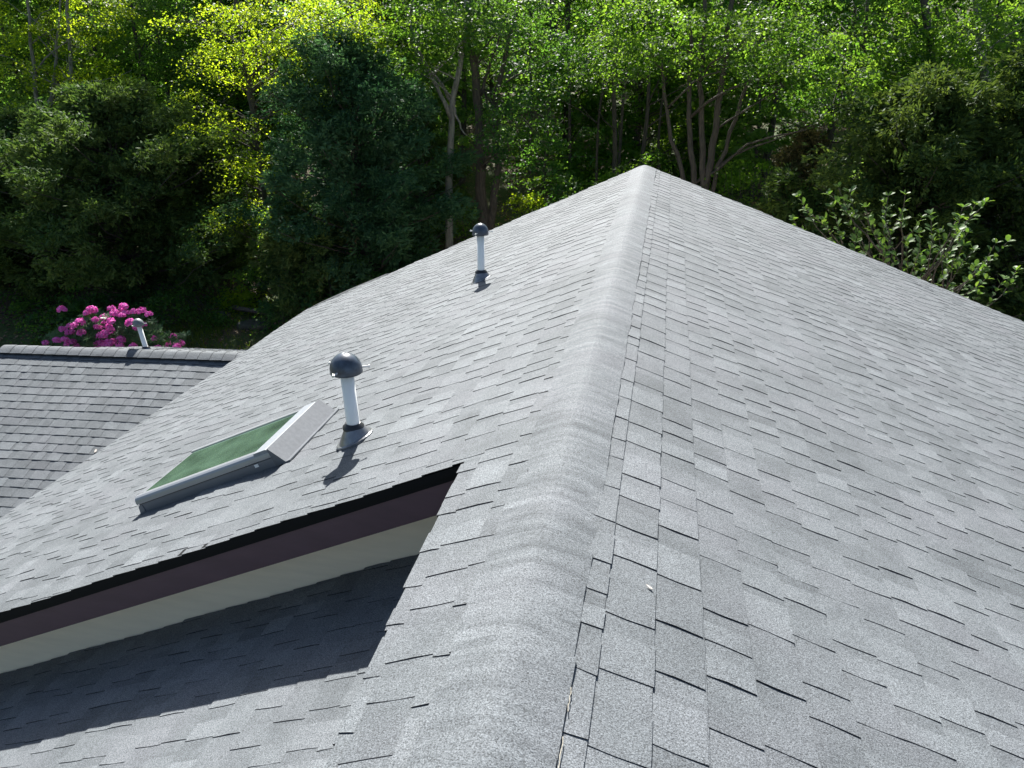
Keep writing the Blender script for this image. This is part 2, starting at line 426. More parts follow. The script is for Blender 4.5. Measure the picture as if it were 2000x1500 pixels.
# the 300 shingle tabs that show largest are objects of their own, the rest is one mesh
def tab_size(t):
    (o, U, Vv, Nn, c), kid = FR[t[0]]
    if t[0] == 4: return 0
    u, v = (t[1] + t[2]) / 2, (t[3] + t[4]) / 2
    p = o + U * u + Vv * v
    x, y, z = proj(p)
    if z < 0.3 or not (-20 < x < 2020 and -20 < y < 1520): return 0
    if t[0] in (0, 1) and v < CAPW / cL + 0.02: return 0
    if t[0] == 2 and p[1] > YR: return 0
    return abs((p - CAM) @ Nn) / np.linalg.norm(p - CAM) ** 3 * (t[2] - t[1]) * (t[4] - t[3])
sizes = np.array([tab_size(t) for t in tabs])
order = np.argsort(-sizes)
picked = set(order[:300].tolist())
for i in order[:300]:
    t = tabs[i]; P, Fc, S = tab_geo(t)
    P = np.array(P); org = P.mean(0)
    par = slope_of[t[0]]
    if t[0] == 0 and org[0] > XS: par = s_strip
    me = mesh('shingle', P - org, Fc, M['shingle'], S)
    o = bpy.data.objects.new('shingle', me); C.objects.link(o); o.parent = par
    o.matrix_parent_inverse = Matrix.Identity(4)
    o.location = org            # par sits at world origin offset (see obj): its matrix is identity in world
V, Fc, S = list(base_V), list(base_F), list(base_S)
for i, t in enumerate(tabs):
    if i in picked: continue
    P, f, s = tab_geo(t); b0 = len(V)
    V += P; Fc += [tuple(b0 + k for k in q) for q in f]; S += s
o = obj('shingle_courses', mesh('shingle_courses', np.array(V), np.array(Fc), M['shingle'], S), house); o['kind'] = 'stuff'

# ridge caps: each a bent piece lapped over the next one, its butt pointing away from the camera
def cap_mesh(length, rise, lift, sl, sr, seed, half=CAPW, th=0.008, r=0.048):
    rng = np.random.default_rng(seed); n = 12
    xs = np.linspace(-half, half, n + 1) + 0; V, Fq, S = [], [], []
    tone = rng.uniform(0.30, 0.80)
    for q, (yy, hh) in enumerate(((0.0, 0.0), (length * 0.5, rise * 0.5 + 0.0006), (length, rise))):
        for layer in (0, 1):
            for x in xs:
                s = sl if x < 0 else sr
                jx = rng.normal(0, 0.0015) if abs(abs(x) - half) < 1e-6 else 0
                z = -s * (math.sqrt(x * x + r * r) - math.sqrt(half * half + r * r) + half) + lift - (0.3 if lift > 0.02 else 0.75) * lift * (x / half) ** 2 + hh - layer * th
                V.append((x + jx, yy, z))
    m = n + 1
    def idx(q, l, k): return q * 2 * m + l * m + k
    for q in (0, 1):
        for k in range(n):
            Fq.append((idx(q, 0, k), idx(q, 0, k + 1), idx(q + 1, 0, k + 1), idx(q + 1, 0, k))); S.append(tone)
            Fq.append((idx(q, 1, k), idx(q + 1, 1, k), idx(q + 1, 1, k + 1), idx(q, 1, k + 1))); S.append(-1)
        for k in (0, n):
            Fq.append((idx(q, 0, k), idx(q + 1, 0, k), idx(q + 1, 1, k), idx(q, 1, k))); S.append(-1)
    for q in (0, 2):
        for k in range(n):
            Fq.append((idx(q, 0, k), idx(q, 0, k + 1), idx(q, 1, k + 1), idx(q, 1, k))); S.append(-1)
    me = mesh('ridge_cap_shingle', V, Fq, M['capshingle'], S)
    return me
vent = MB()
cs = [(-0.14, -0.14 * SL - 0.004), (0, -0.045), (0.14, -0.14 * SR - 0.004)]
vent.sweep([(x, Y0, z) for x, z in cs] + [(x, Y0, z - 0.02) for x, z in cs[::-1]], (0, Y0, 0), (0, Y1 - 0.02, 0))
ridge_vent = vent.build('ridge_vent', M['underlay'], house)
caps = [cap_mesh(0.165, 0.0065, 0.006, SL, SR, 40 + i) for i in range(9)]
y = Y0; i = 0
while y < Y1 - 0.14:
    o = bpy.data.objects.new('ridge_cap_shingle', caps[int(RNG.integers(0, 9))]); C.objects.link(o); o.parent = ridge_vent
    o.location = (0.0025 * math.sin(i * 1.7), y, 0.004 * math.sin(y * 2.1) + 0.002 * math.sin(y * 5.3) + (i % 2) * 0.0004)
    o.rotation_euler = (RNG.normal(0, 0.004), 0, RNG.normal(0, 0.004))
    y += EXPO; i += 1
# wing ridge: raised ridge vent with caps
rotw = Matrix.Rotation(wy, 4, 'Z')
wv = MB()
for side in (1, -1):
    pass
prof = [(-0.105, -0.105 * SW - 0.012), (-0.105, 0.022 - 0.105 * SW * 0.8), (0, 0.018), (0.105, 0.022 - 0.105 * SW * 0.8), (0.105, -0.105 * SW - 0.012), (0, -0.015)]
wv.sweep([WA - WP * a + np.array([0, 0, z]) for a, z in prof], WA, WA + WU * WL)
wing_vent = wv.build('ridge_vent', M['drip'], house)
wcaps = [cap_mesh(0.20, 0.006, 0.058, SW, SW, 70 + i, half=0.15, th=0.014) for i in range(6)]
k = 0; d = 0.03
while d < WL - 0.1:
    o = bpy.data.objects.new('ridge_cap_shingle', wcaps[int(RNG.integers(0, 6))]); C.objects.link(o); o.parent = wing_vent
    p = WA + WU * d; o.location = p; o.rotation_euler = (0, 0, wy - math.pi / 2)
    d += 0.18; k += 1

# near rake of the raised slope: shingle edge, drip edge, fascia, cream wall below
def on_left(x, dz=0.0): return SL * x + dz
m = MB()
xa, xb = XS + 0.02, XE
def rake_strip(m, ya, yb, z_top, z_bot, xa=xa, xb=xb):
    m.hexa([(xb, ya, on_left(xb, z_bot)), (xa, ya, on_left(xa, z_bot)), (xa, yb, on_left(xa, z_bot)), (xb, yb, on_left(xb, z_bot)),
            (xb, ya, on_left(xb, z_top)), (xa, ya, on_left(xa, z_top)), (xa, yb, on_left(xa, z_top)), (xb, yb, on_left(xb, z_top))])
    return m
rake_strip(MB(), YR - 0.006, YR + 0.05, -0.008, -0.046).build('rake_starter_course', M['drip'], house)
rake_strip(MB(), YR + 0.002, YR + 0.012, -0.048, -0.070).build('drip_edge', M['drip'], house)
rake_strip(MB(), YR + 0.010, YR + 0.032, -0.072, -0.212).build('fascia_board', M['fascia'], house)
rake_strip(MB(), YR + 0.036, YR + 0.233, -0.150, -0.162).build('soffit', M['siding'], house)
cw = rake_strip(MB(), YR + 0.237, YR + 0.285, -0.05, -DROP - 0.06, xa, -4.72).build('wall', M['siding'], house)
cw['label'] = 'narrow cream wall between the two left roofs'
# board closing the drop under the ridge strip
xn = -(strip_v(Y0) - 0.012) * cL; xf_ = -(strip_v(YR - 0.02) - 0.012) * cL
MB().hexa([(xn, Y0, -0.9), (xn + .02, Y0, -0.9), (xf_ + .02, YR - .008, -0.9), (xf_, YR - .008, -0.9), (xn, Y0, xn * SL - .04), (xn + .02, Y0, xn * SL - .04), (xf_ + .02, YR - .008, xf_ * SL - .04), (xf_, YR - .008, xf_ * SL - .04)]).build('fascia_board', M['fascia'], house)
# far gable rake trim and eave fascias
for sgn, s, xe in ((-1, SL, XE), (1, SR, XR)):
    mm = MB(); zb = -abs(xe) * s
    mm.hexa([(0, Y1 - 0.06, -0.22), (xe * .995, Y1 - 0.06, zb - 0.22), (xe * .995, Y1 - 0.035, zb - 0.22), (0, Y1 - 0.035, -0.22),
             (0, Y1 - 0.06, -0.05), (xe * .995, Y1 - 0.06, zb - 0.05), (xe * .995, Y1 - 0.035, zb - 0.05), (0, Y1 - 0.035, -0.05)])
    mm.build('rake_board', M['fascia'], house)
MB().box((XE + 0.02, YR + 0.04, XE * SL - 0.22), (XE + 0.045, Y1 - 0.07, XE * SL - 0.05)).build('fascia_board', M['fascia'], house)
MB().box((XE + 0.02, Y0, XE * SL - DROP - 0.22), (XE + 0.045, YR, XE * SL - DROP - 0.05)).build('fascia_board', M['fascia'], house)
MB().box((XR - 0.045, Y0, -XR * SR - 0.22), (XR - 0.02, Y1 - 0.07, -XR * SR - 0.05)).build('fascia_board', M['fascia'], house)
# torn corner flap of the starter strip at the far lower left of the raised slope
cf = MB()
P0 = [at(598, 607, Y1 - 0.02)]
def left_pt(x, y, h): return np.array([x, y, SL * x]) + frL[3] * h
cf.add([left_pt(-4.95, Y1 - 0.02, 0.006), left_pt(-3.6, Y1 - 0.02, 0.006), left_pt(-3.7, Y1 + 0.06, 0.012), left_pt(-4.3, Y1 + 0.10, 0.016), left_pt(-4.8, Y1 + 0.07, 0.010),
        left_pt(-4.95, Y1 - 0.02, -0.004), left_pt(-3.6, Y1 - 0.02, -0.004), left_pt(-3.7, Y1 + 0.06, 0.002), left_pt(-4.3, Y1 + 0.10, 0.006), left_pt(-4.8, Y1 + 0.07, 0.0)],
       [(0, 1, 2, 3, 4), (9, 8, 7, 6, 5), (0, 5, 6, 1), (1, 6, 7, 2), (2, 7, 8, 3), (3, 8, 9, 4), (4, 9, 5, 0)])
cf.build('rake_flashing', M['lead'], house)
# walls down to the ground
def wall_poly(pts, th, name='wall'):
    mm = MB(); n = len(pts); P = [np.array(p, float) for p in pts]; t = np.array(th, float)
    mm.add(P + [p + t for p in P], [list(range(n)), list(range(2 * n - 1, n - 1, -1))] + [[i, n + i, n + (i + 1) % n, (i + 1) % n] for i in range(n)])
    return mm.build(name, M['siding'], house)
XW, XWr = -4.55, 4.9
wall_poly([(XW, YR + 0.26, -5.05), (XW, Y1 - 0.45, -5.05), (XW, Y1 - 0.45, XW * SL - 0.06), (XW, YR + 0.26, XW * SL - 0.06)], (0.12, 0, 0))
wall_poly([(XW, Y0 + 0.3, -5.05), (XW, YR + 0.24, -5.05), (XW, YR + 0.24, XW * SL - DROP - 0.06), (XW, Y0 + 0.3, XW * SL - DROP - 0.06)], (0.12, 0, 0))
wall_poly([(XWr, Y0 + 0.3, -5.05), (XWr, Y1 - 0.45, -5.05), (XWr, Y1 - 0.45, -XWr * SR - 0.06), (XWr, Y0 + 0.3, -XWr * SR - 0.06)], (-0.12, 0, 0))
wall_poly([(XW + .13, Y1 - 0.45, -5.05), (XWr - .13, Y1 - 0.45, -5.05), (XWr - .13, Y1 - 0.45, -(XWr - .13) * SR - 0.06), (0, Y1 - 0.45, -0.06), (XW + .13, Y1 - 0.45, (XW + .13) * SL - 0.06)], (0, -0.12, 0))
wall_poly([(XW + .13, Y0 + 0.3, -5.05), (XWr - .13, Y0 + 0.3, -5.05), (XWr - .13, Y0 + 0.3, -(XWr - .13) * SR - 0.06), (0, Y0 + 0.3, -0.06), (XS, Y0 + .3, XS * SL - .06), (XS, Y0 + .3, XS * SL - DROP - .06), (XW + .13, Y0 + 0.3, (XW + .13) * SL - DROP - 0.06)], (0, 0.12, 0))
wA = WA + WU * 0.35; ww = 3.1; dz = np.array([0, 0, 1.0])
wall_poly([wA + WP * ww + dz * (-2.45), wA - WP * ww + dz * (-2.45), wA - WP * ww - dz * (ww * SW + 0.06), wA - dz * 0.06, wA + WP * ww - dz * (ww * SW + 0.06)], WU * 0.12)
for sg in (1, -1):
    a = wA + WU * 0.13 + WP * sg * ww; b = a + WU * 4.1
    wall_poly([a - dz * 2.45, b - dz * 2.45, b - dz * (ww * SW + 0.07), a - dz * (ww * SW + 0.07)], -WP * sg * 0.12)

# ------------------------------------------------------------------ things on the roof
def vent_pipe(base, slope_n, h, label, capmat, tilt=(0, 0), r=0.0338, rc=0.081):
    t = thing('vent_pipe', label, 'vent pipe', base, 'capped vent pipes on the roofs')
    n = np.array(slope_n); n /= np.linalg.norm(n)
    ax = np.array([tilt[0], tilt[1], 1.0])
    e1 = np.cross(n, [0, 1, 0]) if abs(n[1]) < 0.3 else np.cross(n, [1, 0, 0]); e1 /= np.linalg.norm(e1); e2 = np.cross(n, e1)
    B = np.array(base, float)
    def up_(v): return B + np.array([v[0], v[1], 0]) + ax * v[2]
    m = MB(); m.lathe([(r, -0.03), (r, h - 0.02), (r * 0.86, h - 0.02), (r * 0.86, h - 0.10)], 24, up_); m.build('pipe', M['pvc'], t, True)
    m = MB(); prof = [(rc * 0.90, h - 0.055), (rc, h - 0.055)]
    for q in range(1, 10):
        a = q / 9 * math.pi / 2; prof.append((max(rc * math.cos(a), 0.0008), h - 0.040 + 0.086 * math.sin(a)))
    prof2 = prof + [(max(rc * 0.9 * math.cos(q / 5 * math.pi / 2), 0.0006), h - 0.055 + 0.078 * math.sin(q / 5 * math.pi / 2)) for q in (5, 4, 3, 2, 1, 0)]
    m.lathe(prof2, 28, up_); m.build('cap', capmat, t, True)
    for an in (-1.75, 0.34, 2.75):
        d = np.array([math.cos(an), math.sin(an), 0])
        m = MB(); m.tube([up_((*(d[:2] * 0.045), h - 0.032)), up_((*(d[:2] * (rc + 0.032)), h - 0.032))], 0.0048, 8); 
        m.tube([up_((*(d[:2] * (rc + 0.030)), h - 0.032)), up_((*(d[:2] * (rc + 0.036)), h - 0.032))], 0.009, 8); m.build('screw', M['pin'], t)
    # flashing boot: metal plate on the slope, cone towards the pipe, rubber collar
    def on_(v): return B + e1 * v[0] + e2 * v[1] + n * v[2]
    m = MB(); m.lathe([(0.004, 0.011), (0.100, 0.011), (0.104, 0.008), (0.104, -0.004)], 28, on_); m.build('flange', M['lead'], t)
    m = MB(); nn = 24; rings = []
    for f, rr in ((0, 0.088), (0.25, 0.082), (0.8, 0.062), (1.0, 0.056)):
        ring = []
        for k in range(nn):
            an = 2 * math.pi * k / nn
            low = on_((rr * math.cos(an), rr * math.sin(an), 0.009)); ctr = on_((0, 0, 0.009))
            hi = B + np.array([0, 0, 0.072]) + (low - ctr) * np.array([1, 1, 0.35])
            ring.append(low * (1 - f) + hi * f)
        rings.append(ring)
    b0 = 0
    for ring in rings: m.V += [tuple(p) for p in ring]
    for q in range(len(rings) - 1):
        for k in range(nn): m.F.append([q * nn + k, q * nn + (k + 1) % nn, (q + 1) * nn + (k + 1) % nn, (q + 1) * nn + k])
    boot = m.build('boot', M['lead'], t, True)
    m = MB(); m.lathe([(0.057, 0.066), (0.055, 0.078), (0.044, 0.086), (0.041, 0.096), (r + 0.0006, 0.096)], 24, up_)
    m.build('rubber_collar', M['rubber'], t, True)
    return t
nl = frL[3]
def lp(x, y): return (x, y, SL * x + 0.004)
vent_pipe(lp(-1.205, 3.30), nl, 0.43, 'white vent pipe with black dome cap beside the skylight', M['capblack'], (-0.02, 0.0))
vent_pipe(lp(-1.31, 6.60), nl, 0.47, 'white vent pipe with black dome cap high on the slope near the peak', M['capblack'], (0.012, 0.0), 0.033, 0.074)
cW = frame_wing(-1)
pb = WA + WU * 2.07 + cW[2] * 0.32
vent_pipe(pb, cW[3], 0.47, 'white vent pipe with grey dome cap behind the lower wing ridge by pink flowers', M['capgrey'], (-0.10, 0), 0.034, 0.078)

# skylight on the raised slope; local axes: u = along the ridge, v = down the slope, h = off the slope
sk = thing('skylight', 'green glazed skylight with grey metal frame on the left slope', 'skylight', lp(-2.1, 3.65))
oL, UL, VL, NL, _ = frL
def skp(u, v, h): return UL * u + VL * v + NL * h
u0, u1 = SKY_U; v0, v1 = SKY_V
FW = 0.055
def rail(name, prof, axis, a, b, mat, smooth=False):
    m = MB()
    if axis == 'v': m.sweep([skp(p, a, h) for p, h in prof], skp(0, a, 0), skp(0, b, 0))
    else: m.sweep([skp(a, p, h) for p, h in prof], skp(a, 0, 0), skp(b, 0, 0))
    return m.build(name, mat, sk, smooth)
# lower skirt flashing (slate) and rounded cladding (light) along the two long sides
vA = v0 + 0.075
skirt = lambda u, s: [(u, -0.006), (u, 0.052), (u + s * 0.035, 0.052), (u + s * 0.035, -0.006)]
clad = lambda u, s: [(u - s * 0.004, 0.058), (u - s * 0.005, 0.070), (u - s * 0.001, 0.084), (u + s * 0.008, 0.095), (u + s * 0.022, 0.102), (u + s * 0.040, 0.104), (u + s * FW, 0.102), (u + s * FW, 0.088), (u + s * 0.03, 0.058)]
near_skirt = rail('side_flashing', skirt(u0, 1), 'v', vA - 0.02, v1 - 0.01, M['alu_dark'])
rail('side_flashing', skirt(u1, -1), 'v', vA - 0.02, v1 - 0.01, M['alu_dark'])
rail('frame_rail', clad(u0, 1), 'v', vA, v1, M['alu'])
rail('frame_rail', clad(u1, -1), 'v', vA, v1, M['alu'])
rail('frame_rail', [(vA, 0.055), (vA, 0.098), (vA + 0.02, 0.108), (vA + 0.10, 0.107), (vA + 0.105, 0.090), (vA + 0.09, 0.055)], 'u', u0 + 0.001, u1 - 0.001, M['alu_white'])
rail('frame_rail', [(v1 - 0.022, 0.05), (v1 - 0.022, 0.094), (v1 - 0.004, 0.094), (v1 + 0.001, 0.088), (v1 + 0.001, 0.05)], 'u', u0 + FW, u1 - FW, M['alu'])
rail('bottom_flashing', [(v1 - 0.03, -0.006), (v1 - 0.03, 0.048), (v1 - 0.002, 0.048), (v1 + 0.015, 0.0), (v1 + 0.015, -0.006)], 'u', u0 - 0.004, u1 + 0.004, M['alu_dark'])
rail('top_flashing', [(vA - 0.001, 0.110), (vA - 0.006, 0.113), (vA - 0.070, 0.010), (vA - 0.100, 0.012), (vA - 0.100, 0.004), (vA - 0.001, 0.002)], 'u', u0 - 0.012, u1 + 0.012, M['alu_mid'])
m = MB(); m.add([skp(*p) for p in [(u0 - 0.001, vA + 0.13, 0.03), (u0 - 0.001, vA + 0.105, 0.03), (u0 - 0.001, vA + 0.105, 0.048), (u0 - 0.001, vA + 0.13, 0.048),
     (u0 - 0.004, vA + 0.13, 0.03), (u0 - 0.004, vA + 0.105, 0.03), (u0 - 0.004, vA + 0.105, 0.048), (u0 - 0.004, vA + 0.13, 0.048)]],
     [(0, 1, 2, 3), (7, 6, 5, 4), (0, 4, 5, 1), (1, 5, 6, 2), (2, 6, 7, 3), (3, 7, 4, 0)]); m.build('data_plate', M['dirtwhite'], sk)
# dark seam between skirt and cladding
rail('seal', [(u0 + 0.002, 0.0521), (u0 + 0.002, 0.0579), (u0 + 0.03, 0.0579), (u0 + 0.03, 0.0521)], 'v', vA + 0.19, v1 - 0.01, M['rubber'])
rail('shade_screen', [(vA + 0.10, 0.004), (vA + 0.10, 0.012), (v1 - 0.17, 0.012), (v1 - 0.17, 0.004)], 'u', u0 + 0.04, u1 - 0.04, M['screen'])
rail('curb', [(v1 - 0.17, 0.004), (v1 - 0.17, 0.010), (v1 - 0.035, 0.084), (v1 - 0.025, 0.084), (v1 - 0.025, 0.004)], 'u', u0 + 0.04, u1 - 0.04, M['wellwall'])
def glass_mat():
    m, nt, b = new_mat('green_glass'); out = nt.nodes['Material Output']
    tr = N(nt, 'ShaderNodeBsdfTransparent'); tr.inputs[0].default_value = (0.80, 0.94, 0.84, 1)
    gl = N(nt, 'ShaderNodeBsdfGlossy'); gl.inputs['Roughness'].default_value = 0.015; gl.inputs[0].default_value = (0.9, 1.0, 0.93, 1)
    fr = N(nt, 'ShaderNodeFresnel'); fr.inputs[0].default_value = 1.6
    mx = N(nt, 'ShaderNodeMixShader'); nt.links.new(fr.outputs[0], mx.inputs[0])
    nt.links.new(tr.outputs[0], mx.inputs[1]); nt.links.new(gl.outputs[0], mx.inputs[2])
    # uneven green diffuse layer that makes the pane paler
    d = N(nt, 'ShaderNodeBsdfDiffuse'); d.inputs[0].default_value = (0.17, 0.29, 0.20, 1)
    pos = geopos(nt); f = ramp(nt, noise(nt, pos, 5, 3), 0.3, 0.8)
    m2 = N(nt, 'ShaderNodeMixShader'); nt.links.new(math_(nt, 'ADD', math_(nt, 'MULTIPLY', f, 0.20), 0.15), m2.inputs[0])
    nt.links.new(mx.outputs[0], m2.inputs[1]); nt.links.new(d.outputs[0], m2.inputs[2])
    nt.links.new(m2.outputs[0], out.inputs['Surface']); return m
M['glass'] = glass_mat()
rail('glass_pane', [(vA + 0.098, 0.089), (vA + 0.098, 0.095), (v1 - 0.022, 0.095), (v1 - 0.022, 0.089)], 'u', u0 + FW - 0.006, u1 - FW + 0.006, M['glass'])

# little things lying on the roof
def petal(px, py, fr, L, rot, label):
    o_, U, Vv, Nn, c = fr
    d = ray(px, py); t = ((o_ - CAM) @ Nn + 0.012) / (d @ Nn); p = CAM + d * t
    a = U * math.cos(rot) + Vv * math.sin(rot); b = -U * math.sin(rot) + Vv * math.cos(rot)
    top = [(-1, 0, 0), (-.4, .35, .10), (.4, .38, .16), (1, 0, .35), (.35, -.33, .20), (-.4, -.3, .06)]
    V = [a * (x * L) + b * (y * L) + Nn * (z * L) for x, y, z in top]; V2 = [v - Nn * 0.0012 for v in V]
    n = len(V)
    me = mesh('dry_leaf', V + V2, [list(range(n)), list(range(2 * n - 1, n - 1, -1))] + [[i, n + i, n + (i + 1) % n, (i + 1) % n] for i in range(n)], M['debris'])
    o = obj('dry_leaf', me); o.location = p; tag(o, label, 'leaf')
petal(1268, 1147, frR, 0.013, 2.3, 'small pale dry leaf scrap lying on the right slope')
petal(187, 881, frame_wing(1), 0.04, 1.2, 'pale curled dry leaf on the lower wing roof')
# bead of sealant showing along the right edge of the ridge caps
for k, (ya, yb) in enumerate(((1.06, 1.19), (1.26, 1.33))):
    pts = []; 
    for q in range(9):
        y = ya + (yb - ya) * q / 8; x = CAPW + 0.004 + 0.0012 * math.sin(q * 2.1 + k)
        pts.append(np.array([x, y, -SR * x + 0.010]))
    m = MB(); m.tube(pts, [0.0006 + 0.0008 * abs(math.sin(q * 1.7 + k)) for q in range(9)], 6); m.build('sealant_bead', M['sealant'], house)

# ------------------------------------------------------------------ vegetation
def rand_unit(rng, n):
    v = rng.normal(size=(n, 3)); return v / np.linalg.norm(v, axis=1, keepdims=True)
def quads(cent, a, b, L, W):
    """kite shaped leaves: cent (n,3), long axis a, side axis b, length L, width W"""
    n = len(cent); L = np.broadcast_to(L, n)[:, None]; W = np.broadcast_to(W, n)[:, None]
    V = np.empty((n, 4, 3), np.float32)
    V[:, 0] = cent - a * L * .5; V[:, 1] = cent + b * W * .5 + a * L * .08; V[:, 2] = cent + a * L * .5; V[:, 3] = cent - b * W * .5 + a * L * .08
    return V.reshape(-1, 3), np.arange(n * 4, dtype=np.int32).reshape(-1, 4)
def broad_leaves(rng, ells, dens, size, flat=0.55):
    """leaf sprays filling ellipsoids (cx,cy,cz,rx,rz[,dens])"""
    Cn, A, B, S, Ls = [], [], [], [], []
    for e in ells:
        cx, cy, cz, rx, rz = e[:5]; k = e[5] if len(e) > 5 else 1.0
        vol = 4.19 * rx * rx * rz; nc = max(4, int(vol * dens * k))
        d = rand_unit(rng, nc); r = rng.uniform(0.15, 1.0, nc) ** 0.45
        p = d * r[:, None] * np.array([rx, rx, rz]) * (1 + 0.25 * np.sin(d[:, :1] * 5 + cx) * np.sin(d[:, 1:2] * 6 + cz)) + np.array([cx, cy, cz])
        for i in range(nc):
            nl = int(rng.integers(50, 105)); R = rng.uniform(0.28, 0.62)
            out = np.array([d[i, 0], d[i, 1], 0]); out /= np.linalg.norm(out) + 1e-6
            side = np.array([-out[1], out[0], 0])
            q = rng.normal(size=(nl, 3)) * np.array([R * .55, R * .42, R * .16])
            c = p[i] + q[:, :1] * out + q[:, 1:2] * side + np.stack([0 * q[:, 0], 0 * q[:, 0], q[:, 2] - 0.35 * (q[:, 0] ** 2 + q[:, 1] ** 2) / R - 0.15 * q[:, 0]], -1)
            nrm = np.array([0, 0, 1.0]) * flat + 0.35 * out + rng.normal(size=(nl, 3)) * 0.32
            nrm /= np.linalg.norm(nrm, axis=1, keepdims=True)
            a = np.cross(nrm, rand_unit(rng, nl)); a /= np.linalg.norm(a, axis=1, keepdims=True) + 1e-9
            Cn.append(c); A.append(a); B.append(np.cross(nrm, a))
            S.append(np.clip(rng.normal(rng.uniform(0.05, 0.95), 0.16, nl), 0, 1)); Ls.append(size * rng.uniform(0.65, 1.25, nl))
    Cn, A, B, S, Ls = map(np.concatenate, (Cn, A, B, S, Ls))
    V, Fq = quads(Cn, A, B, Ls, Ls * rng.uniform(0.55, 0.8, len(Ls)))
    return V, Fq, S
def wiggle(rng, p0, p1, n, amp, sag=0.0):
    p0, p1 = np.array(p0, float), np.array(p1, float); pts = []
    L = np.linalg.norm(p1 - p0); ph = rng.uniform(0, 6, 4)
    for i in range(n + 1):
        f = i / n; w = math.sin(f * math.pi)
        off = np.array([math.sin(f * 5 + ph[0]) + .5 * math.sin(f * 11 + ph[1]), math.sin(f * 4.4 + ph[2]), .4 * math.sin(f * 7 + ph[3])]) * amp * L * w
        pts.append(p0 + (p1 - p0) * f + off + np.array([0, 0, sag * L * w]))
    return pts
def limbs_to(m, rng, stem, ells, r0, n_per=4):
    stem = np.array(stem)
    for e in ells:
        c = np.array(e[:3])
        for j in range(n_per):
            d = rand_unit(rng, 1)[0] * np.array([e[3], e[3], e[4]]) * 0.75
            tgt = c + d
            k = int(np.clip(np.argmin(np.abs(stem[:, 2] - (tgt[2] - 0.45 * np.linalg.norm((tgt - stem[-1])[:2])))), 1, len(stem) - 1))
            L = np.linalg.norm(tgt - stem[k]); 
            pts = wiggle(rng, stem[k], tgt, 7, 0.045, 0.06); rr = min(r0 * 0.4, 0.010 + 0.009 * L)
            m.tube(pts, [rr * (1 - 0.88 * q / 7) for q in range(8)], 6)
            for s in range(2):
                q = int(rng.integers(3, 7)); tip = pts[q] + rand_unit(rng, 1)[0] * np.array([.9, .9, .5]) * rng.uniform(.4, .9)
                m.tube(wiggle(rng, pts[q], tip, 4, 0.05), [rr * .4 * (1 - .8 * z / 4) for z in range(5)], 5)
def tree(name, label, cat, Y, stems_px, ells, leaf, bark, rad, seed, dens=2.2, size=0.10, group=None, n_limb=3, stem_dY=None):
    """stems_px: list of pixel polylines (from base up) at depth Y; ells: crown lobes (px,py,Y,rx,rz[,k]) or world (x,y,z,rx,rz,k,'w')"""
    rng = np.random.default_rng(seed)
    W = []
    for e in ells:
        if e[-1] == 'w': W.append(e[:-1])
        else:
            p = at(e[0], e[1], e[2]); W.append((p[0], p[1], p[2], *e[3:]))
    first = at(*stems_px[0][0], Y); base = np.array([first[0], Y, float(gz(first[0], Y))])
    t = thing(name, label, cat, base, group)
    m = MB(); main = None
    for si, st in enumerate(stems_px):
        pts = [at(x, y, Y + (0 if not stem_dY else stem_dY[si] * i / max(1, len(st) - 1))) for i, (x, y) in enumerate(st)]
        if si == 0 or np.linalg.norm(pts[0] - first) < 0.8:
            pts = [base + np.array([0.06 * si - .03, 0.05 * (si % 2), -0.15])] + pts
        # smooth resample
        P = np.array(pts); d = np.r_[0, np.cumsum(np.linalg.norm(np.diff(P, axis=0), axis=1))]
        k = max(8, int(d[-1] / 0.35)); s = np.linspace(0, d[-1], k)
        Q = np.stack([np.interp(s, d, P[:, j]) for j in range(3)], -1)
        for _ in range(2): Q[1:-1] = (Q[:-2] + 2 * Q[1:-1] + Q[2:]) / 4
        Q[1:-1] += rng.normal(size=(k - 2, 3)) * 0.018
        r0 = rad[si] if isinstance(rad, (list, tuple)) else rad
        rr = r0 * (1 - 0.62 * s / d[-1]); rr[0] *= 1.35
        m.tube(Q, list(rr), 10)
        if main is None: main = Q; r_main = r0
        limbs_to(m, rng, Q, W if len(stems_px) == 1 else W[si::len(stems_px)], r0, n_limb)
    m.build('trunk', bark, t, True)
    V, Fq, S = broad_leaves(rng, W, dens * 2.6, size * 0.84)
    obj('crown', mesh('crown', V, Fq, leaf, S), t)
    return t

